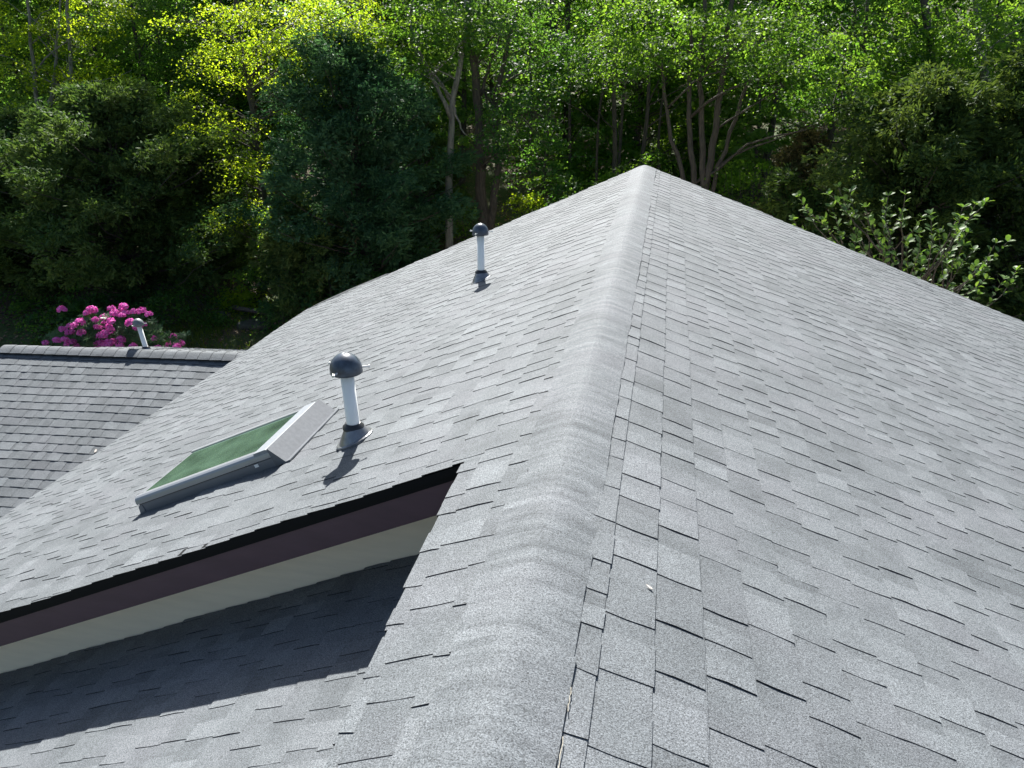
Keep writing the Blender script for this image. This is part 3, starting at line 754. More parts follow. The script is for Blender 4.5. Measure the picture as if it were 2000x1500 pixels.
def cedar(name, label, base_px, Y, top_px_y, halfw, mat, seed, nplume=520, per=62, droop=0.12, shape=0.75, group=None, low=0.2, top_x=0.0, nlen=0.135, base_x=None):
    rng = np.random.default_rng(seed)
    p = at(base_px, 500, Y); x0 = p[0] if base_x is None else base_x; g = float(gz(x0, Y)); zt = at(base_px, top_px_y, Y)[2]; H = zt - g
    t = thing(name, label, 'tree', (x0, Y, g), group)
    m = MB()
    stem = [np.array([x0 + top_x * f + 0.04 * math.sin(f * 7 + seed), Y + 0.03 * math.sin(f * 5), g - 0.15 + f * (H * 0.97 + .15)]) for f in np.linspace(0, 1, 12)]
    m.tube(stem, [0.15 * (1 - 0.9 * i / 11) for i in range(12)], 9)
    Cn, A, B, S, Ls = [], [], [], [], []
    boughs = []; nbough = max(14, nplume // 17)
    for i in range(nbough):
        f = low + (1 - low) * (i + rng.uniform(0, 1)) / nbough; an = i * 2.4 + rng.uniform(-.5, .5)
        R = halfw * ((1 - f) ** shape * 1.1 + 0.06) * rng.uniform(0.5, 1.32) * min(1.0, 0.6 + 1.6 * (f - low + 0.05))
        boughs.append((f, an, R, rng.uniform(0.10, 0.50), rng.uniform(0, .5)))
        q = stem[int(np.clip(f * 11 - 1, 0, 11))]; tp = np.array([x0 + top_x * f + math.cos(an) * R, Y + math.sin(an) * R, g + f * H + 0.1 * R])
        m.tube(wiggle(rng, q, tp, 5, 0.03, -0.05), [0.035, 0.03, 0.023, 0.016, 0.010, 0.005], 5)
    for i in range(nplume):
        f, an, R, lift_, btone = boughs[i % nbough] if i > 24 else (rng.uniform(0.9, 1.03), rng.uniform(0, 6.28), 0.12, 0.3, .3)
        rr = R * (1.0 - 0.75 * rng.uniform(0, 1) ** 1.6)
        an = an + rng.normal(0, 0.16) / max(0.35, rr / halfw) * 0.6
        out = np.array([math.cos(an), math.sin(an), 0]); tip = np.array([x0 + top_x * f, Y, g + f * H + lift_ * 0.6 * rr * rr / max(R, .2)]) + out * rr
        tip[2] += rng.normal(0, 0.12)
        ax = out * rng.uniform(0.6, 1.0) + np.array([0, 0, rng.uniform(-0.15, 0.65) - droop]) + rng.normal(size=3) * 0.25
        ax /= np.linalg.norm(ax); side = np.cross(ax, [0, 0, 1]); side /= np.linalg.norm(side) + 1e-6; nn = np.cross(side, ax)
        PL = rng.uniform(0.34, 0.72)
        s = rng.uniform(0, 1, per) ** 0.8; w = (0.05 + 0.20 * np.sin(np.clip(s * 1.1, 0, 1) * math.pi)) * PL / 0.5
        cu = rng.normal(size=per) * w * .62; cn = rng.normal(size=per) * w * .40
        c = tip + ax * ((s - 0.6) * PL)[:, None] + side * cu[:, None] + nn * cn[:, None] - np.array([0, 0, 1]) * (0.25 * s * s * PL)[:, None]
        a = ax * rng.uniform(0.5, 1.1, per)[:, None] + side * (cu / (w + .01) * .8)[:, None] + nn * (cn / (w + .01) * .8)[:, None] + rng.normal(size=(per, 3)) * 0.35
        a /= np.linalg.norm(a, axis=1, keepdims=True); b = np.cross(a, rand_unit(rng, per)); b /= np.linalg.norm(b, axis=1, keepdims=True) + 1e-9
        Cn.append(c); A.append(a); B.append(b); S.append(np.clip(btone + rng.uniform(-.1, .2) + 0.5 * s ** 2 + rng.normal(0, .1, per), 0, 1)); Ls.append(nlen * rng.uniform(.6, 1.3, per))
    m.build('trunk', M['bark_dark'], t, True)
    Cn, A, B, S, Ls = map(np.concatenate, (Cn, A, B, S, Ls))
    V, Fq = quads(Cn, A, B, Ls, Ls * 0.30)
    obj('crown', mesh('crown', V, Fq, mat, S), t)
    return t

# --- cedars
cedar('cedar_tree', 'broad olive green cedar behind the pink rhododendron', 260, 17.9, 185, 3.2, M['cedar_olive'], 3, nplume=1700, per=66, low=0.0, shape=0.42)
cedar('cedar_tree', 'olive cedar left of the broad olive cedar', 95, 18.4, 235, 2.5, M['cedar_olive'], 29, nplume=1100, low=0.0, shape=0.4)
cedar('cedar_tree', 'green cedar right of the broad olive cedar', 400, 19.0, 250, 2.0, M['cedar_dark'], 31, nplume=800, low=0.0, shape=0.4)
cedar('cedar_tree', 'dark cedar at the far left edge of the picture', -25, 17.6, 330, 2.0, M['cedar_dark'], 5, nplume=900, low=0.0, shape=0.4)
cedar('cedar_tree', 'dark blue green cedar rising behind the left slope', 715, 18.4, 85, 2.55, M['cedar_blue'], 8, nplume=1600, per=66, low=0.0, shape=0.38)
cedar('cedar_tree', 'small drooping cedar beside the blue green cedar', 590, 17.4, 400, 1.4, M['cedar_olive'], 11, nplume=520, low=0.0, shape=0.4)
cedar('cedar_tree', 'dark green cedar standing behind the broad leaved shrub', 1760, 17.0, 170, 2.3, M['cedar_dark'], 13, nplume=1500, low=0.0, shape=0.38)
cedar('cedar_tree', 'olive tinged cedar at the right edge of the picture', 1975, 17.8, 95, 2.2, M['cedar_dark'], 17, nplume=1300, low=0.0, shape=0.38)
cedar('cedar_tree', 'thin browning cedar right of the many stemmed tree', 1545, 19.0, 270, 1.3, M['cedar_brown'], 19, nplume=230, per=56, low=0.05, shape=0.6)
cedar('cedar_tree', 'shaded cedar hidden between the pale trunk and the blue green cedar', 830, 21.5, 230, 1.6, M['cedar_dark'], 23, nplume=300, low=0.05, shape=0.5)

def top(px, Y, z, rx, rz, k=0.55):
    p = at(px, 100, Y); return (p[0], Y, z, rx, rz, k, 'w')
# --- broadleaf trees of the wood edge
tree('broadleaf_tree', 'yellow green tree lit from behind between the two big cedars', 'tree', 18.8,
     [[(520, 560), (515, 400), (500, 240), (470, 90), (455, -60), (450, -180)]],
     [(560, 45, 18.4, 1.75, 0.80), (430, 120, 18.2, 1.1, 0.55), (660, 20, 18.8, 1.1, 0.5), (450, 235, 17.3, 0.95, 0.42), (470, 330, 17.0, 0.95, 0.5),
      (460, 415, 16.8, 0.75, 0.5), (500, 150, 18.5, 0.9, 0.4), (390, 40, 18.6, 1.0, .4), (610, 130, 18.0, .9, .35), (700, 60, 18.3, .9, .4), (590, 200, 17.6, .7, .28), (380, 200, 17.8, .7, .3), top(520, 19.6, 4.2, 2.2, 1.2, 0.2)], M['leaf_yel'], M['bark_dark'], 0.13, 101, 3.0, 0.078)
tree('broadleaf_tree', 'slender tree with grey forked trunk at the upper left corner', 'tree', 21.5,
     [[(141, 330), (139, 160), (133, 40), (126, -90)], [(80, 330), (72, 190), (62, 90), (48, -30)], [(102, 200), (112, 90), (118, -10)]],
     [(60, 110, 21.0, 1.7, 0.95), (180, 30, 21.6, 1.4, 0.8), (40, 20, 22, 1.6, .7), (90, 250, 20.5, 1.4, 0.7), (210, 150, 21, 1.2, .6), top(120, 22.5, 5.5, 2.6, 1.5, 0.3)],
     M['leaf_yel'], M['bark_grey'], [0.095, 0.085, 0.06], 103, 1.5, 0.095)
tree('broadleaf_tree', 'leafy tree behind the olive cedar with dark crooked branches', 'tree', 24.0,
     [[(285, 360), (290, 180), (262, 60), (240, -80)], [(345, 330), (325, 150), (300, 20)]],
     [(300, 60, 24, 2.2, 1.1), (390, 130, 23.5, 1.6, .8), (230, 190, 23, 1.5, .8), (340, 220, 23, 1.4, .7), top(300, 25, 5.2, 3, 1.2, .2)], M['leaf_back'], M['bark_dark'], [0.11, .08], 107, 2.0, 0.115)
tree('broadleaf_tree', 'tree with lichen covered pale trunk left of the forked trunk', 'tree', 19.6,
     [[(874, 560), (878, 470), (876, 380), (880, 270), (886, 190), (905, 90), (915, -40)], [(882, 230), (866, 190), (838, 140), (815, 95), (800, 40)], [(884, 205), (900, 250), (912, 265)]],
     [(830, 55, 19.2, 1.6, 0.65), (905, 40, 19.5, 1.3, 0.6), (760, 90, 19, 0.8, .4), (850, 130, 19.0, .7, .3), top(850, 20.4, 5.2, 2.4, 1.3, .4)], M['leaf_mid'], M['bark_grey'], [0.125, 0.06, .04], 109, 2.2, 0.10)
tree('broadleaf_tree', 'tree with thick forked grey brown trunk behind the far vent pipe', 'tree', 20.4,
     [[(945, 560), (947, 450), (936, 360), (940, 290), (934, 190), (920, 90), (908, -60)], [(955, 455), (968, 380), (972, 320), (965, 200), (985, 120), (1010, 20)], [(938, 185), (960, 120), (975, 70)]],
     [(960, 45, 20.2, 1.7, .8), (1020, 225, 19.6, 1.25, 0.75), (1070, 290, 19.8, 1.15, .62), (975, 275, 19.4, .75, .4), (1090, 120, 20.5, 1.5, .8), (1010, 330, 19.8, .8, .35), top(990, 21.3, 5.6, 2.8, 1.5, .4)],
     M['leaf_deep'], M['bark_brown'], [0.19, 0.115, 0.05], 113, 2.3, 0.10)
tree('broadleaf_tree', 'many stemmed tree with bright crown behind the roof peak', 'tree', 19.2,
     [[(1372, 420), (1378, 350), (1396, 280), (1402, 200), (1420, 100), (1425, 0), (1430, -80)], [(1370, 420), (1373, 340), (1372, 250), (1366, 160), (1378, 60), (1375, -60)],
      [(1366, 400), (1350, 330), (1345, 220), (1352, 130), (1345, 20)], [(1338, 430), (1336, 330), (1322, 300), (1308, 270), (1300, 200), (1290, 110)], [(1384, 400), (1400, 330), (1436, 240), (1460, 160), (1490, 60)]],
     [(1340, 70, 18.8, 1.7, 0.75), (1480, 60, 18.6, 1.5, .7), (1590, 110, 18.2, 1.5, 0.75), (1200, 110, 18.8, 1.3, .7), (1650, 190, 18.0, 1.05, 0.6), (1540, 190, 18.2, .9, .4), (1260, 30, 19, 1.3, .6), (1690, 240, 17.8, .6, .35), (1440, 130, 18.3, .8, .35), top(1400, 20.2, 5.0, 3.0, 1.3, .4)],
     M['leaf_mid'], M['bark_brown'], [0.115, 0.105, 0.10, 0.085, 0.075], 127, 2.5, 0.092, n_limb=1)
tree('broadleaf_tree', 'tree with leaning dark trunk near the upper right corner', 'tree', 22.0,
     [[(1845, 420), (1838, 250), (1822, 140), (1808, 40), (1795, -80)], [(1835, 180), (1860, 110), (1890, 40)]],
     [(1760, 60, 21.5, 1.4, .8), (1850, 110, 21.8, 1.2, .7), (1700, 130, 22, 1.3, .6), (1800, 200, 21.2, .9, .5), top(1800, 23, 6.2, 2.8, 1.6, .35)], M['leaf_mid'], M['bark_dark'], [0.165, .08], 131, 2.0, 0.10)
tree('broadleaf_tree', 'tree with grey trunk half hidden by leaves at the top right', 'tree', 20.2,
     [[(1935, 420), (1928, 200), (1912, 60), (1898, -70)]],
     [(1960, 70, 19.6, 1.3, .8), (1890, 20, 20, 1.1, .5), (1990, 170, 19.2, .9, .5), top(1950, 21, 5.4, 2.2, 1.3, .4)], M['leaf_mid'], M['bark_grey'], 0.16, 137, 2.2, 0.10)

# --- wood behind: copies of a few trees, each one an object with trunk and crown
def proto(seed, leaf, H, nl):
    rng = np.random.default_rng(seed); m = MB()
    stem = wiggle(rng, (0, 0, -0.3), (rng.normal(0, .4), rng.normal(0, .4), H), 12, 0.012)
    m.tube(stem, [0.13 * (1 - 0.8 * i / 12) for i in range(13)], 8)
    ells = []
    for i in range(nl):
        f = rng.uniform(0.03, 1.0); an = rng.uniform(0, 6.28); r = rng.uniform(0.5, 2.4) * (1.15 - 0.5 * f)
        ells.append((r * math.cos(an), r * math.sin(an), H * f, rng.uniform(0.8, 1.5), rng.uniform(0.4, 0.8)))
    limbs_to(m, rng, stem, ells, 0.09, 1)
    V, Fq, S = broad_leaves(rng, ells, 2.6, 0.145)
    return mesh('trunk', m.V, m.F, M['bark_dark'], smooth=True), mesh('crown', V, Fq, leaf, S)
protos = [proto(200 + i, lf, h, n) for i, (lf, h, n) in enumerate(((M['leaf_back'], 9.0, 30), (M['leaf_back'], 10.5, 34), (M['leaf_deep'], 9.5, 34), (M['leaf_mid'], 8.5, 30)))]
rng = np.random.default_rng(55); k = 0
spots = []
for Y in (25.5, 29.0, 33.5, 39.0, 46.0):
    n = int(8 + (Y - 25) * 0.35); xa_, xb_ = at(-140, 200, Y)[0], at(2140, 200, Y)[0]
    for i in range(n):
        spots.append((xa_ + (xb_ - xa_) * (i + rng.uniform(0.15, 0.85)) / n, Y + rng.uniform(-1.4, 1.4)))
for (x, y) in spots:
    g = float(gz(x, y)); tr, cr = protos[int(rng.integers(0, 4))]
    o = thing('broadleaf_tree', 'slim dark trunked tree standing deep in the shaded wood', 'tree', (x, y, g), 'trees deep in the wood')
    o.rotation_euler = (0, 0, rng.uniform(0, 6.28)); s = rng.uniform(0.85, 1.15); o.scale = (s, s, s * rng.uniform(.95, 1.15))
    for nm, me in (('trunk', tr), ('crown', cr)):
        c = bpy.data.objects.new(nm, me); C.objects.link(c); c.parent = o
# bare thin trunks that stand between roof peak and forked trunk
rng = np.random.default_rng(66)
YL = ['thin dark stem left of the roof peak, leftmost of the close trio', 'thickest dark stem of the close trio left of the roof peak', 'thin dark stem right of the close trio by the peak', 'dark stem rising straight above the roof peak', 'thin stem left of the many stemmed tree', 'thin stem right of the forked trunk in shade', 'slim stem beside the sunlit patch of leaf litter', 'thin dark stem left of the pale lichen trunk', 'slim stem midway between forked trunk and roof peak', 'thin stem right of the many stemmed tree', 'dark stem above the browning cedar at right', 'thin stem behind the blue green cedar']
for j, (px, Y, r) in enumerate(((1165, 23.0, .05), (1190, 22.0, .085), (1207, 23.5, .06), (1243, 22.6, .075), (1290, 24.5, .05), (1060, 23.6, .055), (1035, 24.2, .06), (808, 22.4, .06), (1118, 24.8, .06), (1480, 24.0, .06), (1655, 23.0, .07), (700, 23.5, .07))):
    p = at(px, 300, Y); g = float(gz(p[0], Y)); m = MB()
    t = thing('young_tree', YL[j], 'tree', (p[0], Y, g), 'thin young trees in the wood')
    st = wiggle(rng, (p[0], Y, g - .2), (p[0] + rng.normal(0, .5), Y + .3, g + 8.0), 14, 0.012)
    m.tube(st, [r * (1 - .6 * i / 14) for i in range(15)], 8)
    for q in range(7):
        i = int(rng.integers(3, 12)); tip = st[i] + np.array([rng.normal(0, .9), rng.normal(0, .9), rng.uniform(.3, 1.0)])
        m.tube(wiggle(rng, st[i], tip, 4, .05), [r * .35 * (1 - .8 * z / 4) for z in range(5)], 5)
    m.build('trunk', M['bark_dark'], t, True)
    ee = [(st[i][0] + rng.normal(0, .6), Y + rng.normal(0, .6), st[i][2], rng.uniform(.6, 1.0), rng.uniform(.3, .5)) for i in (8, 10, 12, 14)]
    V, Fq, S = broad_leaves(rng, ee, 2.0, 0.105); obj('crown', mesh('crown', V, Fq, M['leaf_deep'], S), t)
# the wood far up the hill reads as one mass
rng = np.random.default_rng(77)
nb = 15000
px = rng.uniform(-200, 2200, nb); Yb = rng.uniform(52, 66, nb)
X0 = np.array([at(a, 150, b)[0] for a, b in zip(px, Yb)])
cen = np.stack([X0, Yb, gz(X0, Yb) + rng.uniform(0, 1, nb) ** 0.8 * 16], -1)
a = rand_unit(rng, nb); b = np.cross(a, rand_unit(rng, nb)); b /= np.linalg.norm(b, axis=1, keepdims=True)
V, Fq = quads(cen, a, b, rng.uniform(.4, .9, nb), rng.uniform(.3, .6, nb))
o = obj('far_wood', mesh('far_wood', V, Fq, M['leaf_back'], rng.uniform(0, 1, nb)))
tag(o, 'distant mass of leafy wood far up the hill', 'wood', kind='stuff')

# --- undergrowth: low bushes
def bush(label, px, py, Y, rx, rz, leaf, seed, dens=3.2, size=0.085, name='low_bush'):
    rng = np.random.default_rng(seed); p = at(px, py, Y); g = float(gz(p[0], Y))
    t = thing(name, label, 'bush', (p[0], Y, g)); m = MB()
    ells = [(p[0], Y, max(p[2], g + rz * .6), rx, rz)] + [(p[0] + rng.normal(0, rx * .6), Y + rng.normal(0, rx * .4), max(p[2] + rng.normal(0, rz * .5), g + .2), rx * .5, rz * .5) for _ in range(3)]
    for e in ells:
        for q in range(4):
            tip = np.array(e[:3]) + rand_unit(rng, 1)[0] * np.array([e[3], e[3], e[4]]) * .8
            m.tube(wiggle(rng, (p[0] + rng.normal(0, .06), Y + rng.normal(0, .06), g - .05), tip, 5, .06), [.014, .012, .010, .008, .006, .003], 5)
    m.build('stem', M['bark_brown'], t, True)
    V, Fq, S = broad_leaves(rng, ells, dens, size); obj('foliage', mesh('foliage', V, Fq, leaf, S), t)
bush('low bright bush between the olive cedar and the left slope', 470, 575, 17.0, .55, .28, M['leaf_yel'], 301)
bush('leafy bush on the bank above the stone step', 545, 500, 17.6, .8, .55, M['leaf_mid'], 303)
for q_, (bx, by, bY) in enumerate(((20, 640, 16.0), (95, 620, 15.6), (180, 600, 16.2), (270, 590, 16.4), (345, 600, 16.2), (405, 585, 16.6))):
    bush(['dark bush at the left edge behind the wing ridge', 'dark bush left of the pink rhododendron', 'dark bush behind the left half of the rhododendron', 'dark bush behind the right half of the rhododendron', 'dark bush right of the rhododendron on the bank', 'dark bush at the left end of the fallen log'][q_], bx, by, bY, 0.95, .5, M['leaf_deep'], 341 + q_, 3.0, .09)
bush('green bush beside the eave corner of the left slope', 560, 630, 15.8, .7, .45, M['leaf_deep'], 305)
bush('undergrowth bush at the foot of the pale trunk', 830, 490, 19.0, .8, .45, M['leaf_deep'], 307)
bush('sunlit low bush between the two pale trunks', 915, 430, 20.6, .6, .5, M['leaf_mid'], 309)
bush('sunlit bush in the wood right of the forked trunk', 1015, 400, 22.5, .7, .45, M['leaf_yel'], 311)
bush('shaded bush left of the roof peak', 1110, 370, 22.0, 1.0, .6, M['leaf_deep'], 313)
bush('bright bush behind the roof peak', 1245, 330, 21.0, .7, .45, M['leaf_mid'], 315)
bush('leafy bush right of the many stemmed trunk', 1450, 370, 19.6, .8, .6, M['leaf_mid'], 317)
bush('dark bush under the browning cedar', 1560, 410, 18.2, .8, .5, M['leaf_deep'], 319)
bush('bright sapling leaves left of the leaning dark trunk', 1770, 235, 20.5, .55, .4, M['leaf_yel'], 321)
bush('low green bush at the foot of the small drooping cedar', 640, 560, 16.8, .9, .5, M['leaf_deep'], 323)

# --- rhododendron with pink trusses, behind the wing ridge
rng = np.random.default_rng(401)
YRh = 13.4; pr = at(235, 655, YRh); g = float(gz(pr[0], YRh))
rh = thing('rhododendron_shrub', 'rhododendron with magenta pink flower heads behind the lower wing ridge', 'shrub', (pr[0], YRh, g))
m = MB(); cents = []
flower_px = [(121, 606), (177, 604), (218, 604), (224, 613), (237, 614), (238, 617), (246, 613), (204, 621), (186, 625), (217, 628), (191, 640), (206, 634), (213, 639), (217, 647), (205, 651), (198, 657), (203, 658),
             (137, 637), (145, 637), (124, 645), (137, 650), (159, 650), (111, 666), (126, 664), (143, 668), (134, 671), (89, 670), (191, 674), (198, 672), (205, 675), (212, 671), (220, 669), (254, 631), (277, 608), (291, 615),
             (269, 640), (278, 636), (236, 664), (260, 677), (234, 677), (303, 661), (338, 659), (333, 675), (352, 671), (345, 679), (308, 683), (157, 630), (181, 606), (150, 678), (241, 600), (170, 612), (262, 610)]
for (px_, py_) in flower_px:
    dep = YRh - 0.95 + 0.5 * rng.random() + abs(px_ - 225) / 400
    cents.append(at(px_, py_, dep))
cents = np.array(cents)
# foliage in rosettes of long leaves
ros = []
for i in range(560):
    a_ = rng.uniform(88, 330); t_ = (a_ - 215) / 130; top_y = 603 + 62 * t_ * t_; py_ = rng.uniform(top_y, 760)
    ros.append(at(a_, py_, YRh - .7 + 1.5 * rng.random() + abs(a_ - 215) / 420))
for i in range(60):
    ros.append(at(rng.uniform(285, 365), rng.uniform(650, 740), YRh + rng.uniform(-.5, .6)))
ros = np.array(ros); Cn, A, B, S, Ls = [], [], [], [], []
for p in ros:
    n = 11; axd = np.array([0, -0.35, 1.0]) + rng.normal(size=3) * .35; axd /= np.linalg.norm(axd)
    e1 = np.cross(axd, rand_unit(rng, 1)[0]); e1 /= np.linalg.norm(e1); e2 = np.cross(axd, e1)
    an = np.arange(n) * 2.4 + rng.uniform(0, 6); rad_ = e1 * np.cos(an)[:, None] + e2 * np.sin(an)[:, None]
    a = rad_ + axd * rng.uniform(-.1, .45, n)[:, None]; a /= np.linalg.norm(a, axis=1, keepdims=True)
    L = rng.uniform(.10, .15, n); Cn.append(p + a * (L * .55)[:, None]); A.append(a); bb = np.cross(axd, a); B.append(bb / np.linalg.norm(bb, axis=1, keepdims=True))
    S.append(np.clip(rng.normal(rng.uniform(.2, .8), .15, n), 0, 1)); Ls.append(L)
Cn, A, B, S, Ls = map(np.concatenate, (Cn, A, B, S, Ls))
V, Fq = quads(Cn, A, B, Ls, Ls * .34); obj('foliage', mesh('foliage', V, Fq, M['leaf_rhodo'], S), rh)
for i in range(40):
    m.tube(wiggle(rng, (pr[0] + rng.normal(0, .15), YRh + rng.normal(0, .12), g - .1), ros[int(rng.integers(0, len(ros)))] - np.array([0, 0, .03]), 6, .05), [.022, .02, .017, .014, .011, .008, .004], 5)
m.build('stem', M['bark_brown'], rh, True)
def truss(seed, R):
    r = np.random.default_rng(seed); n = 90; d = rand_unit(r, n); d[:, 2] = np.abs(d[:, 2]) * 1.0 - 0.25; d /= np.linalg.norm(d, axis=1, keepdims=True)
    a = np.cross(d, rand_unit(r, n)); a /= np.linalg.norm(a, axis=1, keepdims=True); a = a * .8 + d * .5; a /= np.linalg.norm(a, axis=1, keepdims=True)
    b = np.cross(d, a); b /= np.linalg.norm(b, axis=1, keepdims=True)
    V, Fq = quads(d * R * r.uniform(.72, 1.0, n)[:, None], a, b, R * .62, R * .5)
    return mesh('flower_head', V, Fq, M['flower'], np.clip(r.normal(.5, .25, n), 0, 1))
trs = [truss(500 + i, .084) for i in range(5)]
for c in cents:
    o = bpy.data.objects.new('flower_head', trs[int(rng.integers(0, 5))]); C.objects.link(o); o.parent = rh
    o.location = Vector(c) - Vector(rh.location); s = rng.uniform(.8, 1.15); o.scale = (s, s, s); o.rotation_euler = (0.3, rng.normal(0, .2), rng.uniform(0, 6))

# --- broad leaved shrub behind the right slope, every leaf an object
rng = np.random.default_rng(601)
YS = 12.4
base = at(1760, 640, YS); g = float(gz(base[0], YS))
shr = thing('broad_leaved_shrub', 'open shrub with large rounded pale green leaves behind the right slope', 'shrub', (base[0], YS, g))
def big_leaf(seed):
    r = np.random.default_rng(seed); V, Fq = [], []
    prof = ((0, .0), (.12, .10), (.32, .24), (.55, .33), (.75, .31), (.90, .19), (1.0, .0))
    for t_, w in prof:
        dz = -0.18 * t_ * t_
        for s_ in (-1, 0, 1): V.append((t_, s_ * w * .85, dz + (0.07 * w * 3 if s_ else 0) + r.normal(0, .006)))
    for i in range(len(prof) - 1):
        for j in (0, 1): Fq.append((3 * i + j, 3 * i + j + 1, 3 * i + j + 4, 3 * i + j + 3))
    return mesh('leaf', V, Fq, M['leaf_shrub'], [float(np.clip(r.normal(.5, .3), 0, 1))] * len(Fq), smooth=True)
bl = [big_leaf(610 + i) for i in range(7)]
tips_px = [(1560, 385), (1575, 410), (1550, 430), (1620, 380), (1637, 365), (1660, 375), (1625, 405), (1690, 405), (1735, 382), (1768, 380), (1725, 395), (1700, 430), (1740, 425), (1760, 415), (1800, 425), (1818, 420),
           (1880, 405), (1905, 400), (1925, 395), (1870, 425), (1835, 455), (1795, 455), (1770, 470), (1825, 470), (1870, 450), (1890, 455), (1730, 485), (1750, 500), (1700, 485), (1670, 472), (1685, 500), (1790, 500),
           (1820, 495), (1850, 515), (1880, 480), (1900, 490), (1945, 475), (1968, 472), (1930, 510), (1905, 520), (1860, 560), (1985, 528), (1960, 545), (1925, 545), (1840, 545), (1800, 530), (1770, 520), (1880, 585), (1910, 575), (1660, 440), (1610, 430), (1640, 460)]
brm = MB(); nleaf = 0; xv, xf, xs_ = [], [], []
for (px_, py_) in tips_px:
    dep = YS + rng.uniform(-.7, .6); tip = at(px_, py_, dep)
    root = np.array([base[0] + rng.normal(0, .25) + (tip[0] - base[0]) * .35, YS + rng.normal(0, .1), max(g, tip[2] - rng.uniform(.9, 1.6))])
    pts = wiggle(rng, root, tip, 7, .04, -.02)
    brm.tube([np.array([base[0], YS, g - .05])] + pts, [.022, .016, .014, .012, .010, .008, .006, .005, .003], 5)
    n = 17
    for j in range(n):
        an = j * 2.4 + rng.uniform(0, .6); back = 0.0 if j < 5 else rng.uniform(.06, .55)
        axd = (pts[-1] - pts[-2]); axd = axd / np.linalg.norm(axd); pos = tip - axd * back
        e1 = np.cross(axd, [0, 0, 1.0]); e1 /= np.linalg.norm(e1) + 1e-6; e2 = np.cross(e1, axd)
        d = e1 * math.cos(an) + e2 * math.sin(an) * .6 + axd * .55 + np.array([0, 0, .22]); d /= np.linalg.norm(d)
        nz = np.array([0, -0.15, 1.0]) + rng.normal(size=3) * .3; y_ = np.cross(nz, d); y_ /= np.linalg.norm(y_); z_ = np.cross(d, y_)
        L = rng.uniform(.075, .130)
        q = pos - np.array(shr.location)
        ML = Matrix(((d[0] * L, y_[0] * L, z_[0] * L, q[0]), (d[1] * L, y_[1] * L, z_[1] * L, q[1]), (d[2] * L, y_[2] * L, z_[2] * L, q[2]), (0, 0, 0, 1)))
        if j < 5 and nleaf < 260:
            o = bpy.data.objects.new('leaf', bl[int(rng.integers(0, 7))]); C.objects.link(o); o.parent = shr; o.matrix_local = ML; nleaf += 1
        else:
            me_ = bl[int(rng.integers(0, 7))]; b0 = len(xv); xv += [tuple(ML @ v.co) for v in me_.vertices]
            xf += [[b0 + k for k in p.vertices] for p in me_.polygons]; xs_ += [float(np.clip(rng.normal(.5, .3), 0, 1))] * len(me_.polygons)
brm.build('branch', M['bark_brown'], shr, True)
o = bpy.data.objects.new('foliage', mesh('foliage', xv, xf, M['leaf_shrub'], xs_, smooth=True)); C.objects.link(o); o.parent = shr; o['kind'] = 'stuff'

# --- bank: stones, fallen log, grass and dead leaves
def stone(px, py, Y, s, label, seed):
    r = np.random.default_rng(seed); p = at(px, py, Y); gg = float(gz(p[0], Y)); V, Fq = [], []
    nu, nv = 12, 7
    for i in range(nv + 1):
        th = math.pi * i / nv
        for j in range(nu):
            ph = 2 * math.pi * j / nu; d = np.array([math.sin(th) * math.cos(ph), math.sin(th) * math.sin(ph), math.cos(th)])
            k_ = 1 + .16 * math.sin(3 * d[0] + seed) * math.cos(4 * d[1] + 2 * seed) + .1 * math.sin(7 * d[2] + seed)
            V.append(tuple(np.sign(d) * np.abs(d) ** .7 * k_ * np.array(s)))
    for i in range(nv):
        for j in range(nu): Fq.append((i * nu + j, (i + 1) * nu + j, (i + 1) * nu + (j + 1) % nu, i * nu + (j + 1) % nu))
    o = obj('boulder', mesh('boulder', V, Fq, M['stone'], smooth=True)); o.location = (p[0], Y, gg + s[2] * .35); tag(o, label, 'boulder')
stone(437, 612, 16.2, (.15, .14, .12), 'mossy grey boulder at the left end of the stone step', 1)
stone(495, 632, 15.9, (.45, .2, .10), 'long dark flat stone below the fallen log', 2)
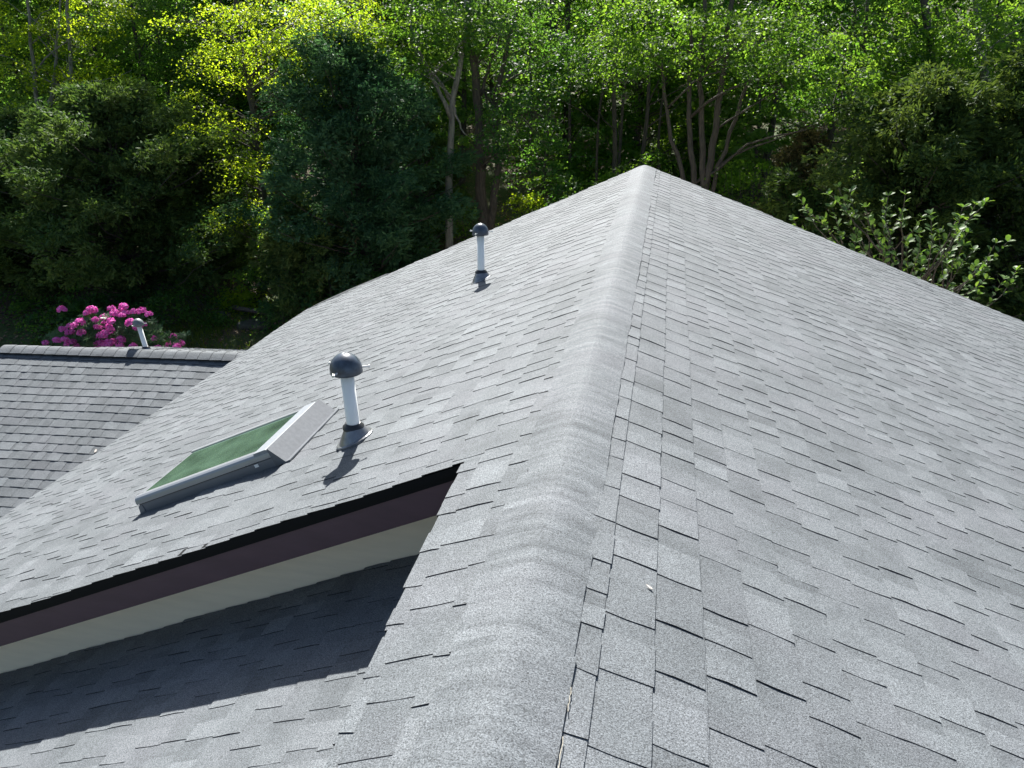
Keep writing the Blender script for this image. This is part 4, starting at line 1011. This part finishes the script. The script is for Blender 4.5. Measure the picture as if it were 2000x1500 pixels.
p0 = at(455, 603, 16.5); p1 = at(525, 606, 16.3); r_ = np.random.default_rng(9)
lg = MB(); q0 = np.array([p0[0], 16.5, float(gz(p0[0], 16.5)) + .16]); q1 = np.array([p1[0], 16.3, float(gz(p1[0], 16.3)) + .2])
lg.tube(wiggle(r_, q0, q1, 8, .01), [.06, .065, .062, .06, .058, .06, .055, .05, .045], 9)
o = lg.build('fallen_log', M['bark_brown'], None, True); tag(o, 'fallen log lying across the bank above the grass', 'log')
rng = np.random.default_rng(88)
n = 26000; gx = rng.uniform(-14.5, -5.5, n); gy = rng.uniform(12.6, 17.5, n)
keep = (np.sin(gx * 1.7 + 1) * np.sin(gy * 1.3) + rng.normal(0, .45, n)) > -0.25; gx, gy = gx[keep], gy[keep]; n = len(gx)
a = np.stack([rng.normal(0, .35, n), rng.normal(0, .35, n), np.ones(n)], -1); a /= np.linalg.norm(a, axis=1, keepdims=True); b = np.cross(a, rand_unit(rng, n)); b /= np.linalg.norm(b, axis=1, keepdims=True)
L = rng.uniform(.06, .20, n); V, Fq = quads(np.stack([gx, gy, gz(gx, gy) + L * .42], -1), a, b, L, L * .10)
o = obj('grass', mesh('grass', V, Fq, M['grass'], rng.uniform(0, 1, n))); tag(o, 'short grass growing on the bank behind the house', 'grass', kind='stuff')
n = 30000; gy = rng.uniform(14, 34, n); gx = np.array([0.0] * n) + rng.uniform(-1, 1, n) * (gy * .95) - 3.5
a = rand_unit(rng, n) * np.array([1, 1, .3]); a /= np.linalg.norm(a, axis=1, keepdims=True); b = np.cross(a, np.array([0, 0, 1.0]) + rng.normal(size=(n, 3)) * .4); b /= np.linalg.norm(b, axis=1, keepdims=True)
L = rng.uniform(.06, .13, n); V, Fq = quads(np.stack([gx, gy, gz(gx, gy) + .025], -1), a, b, L, L * .6)
o = obj('leaf_litter', mesh('leaf_litter', V, Fq, M['litter'], rng.uniform(0, 1, n))); tag(o, 'brown dead leaves strewn over the woodland floor', 'leaf litter', kind='stuff')
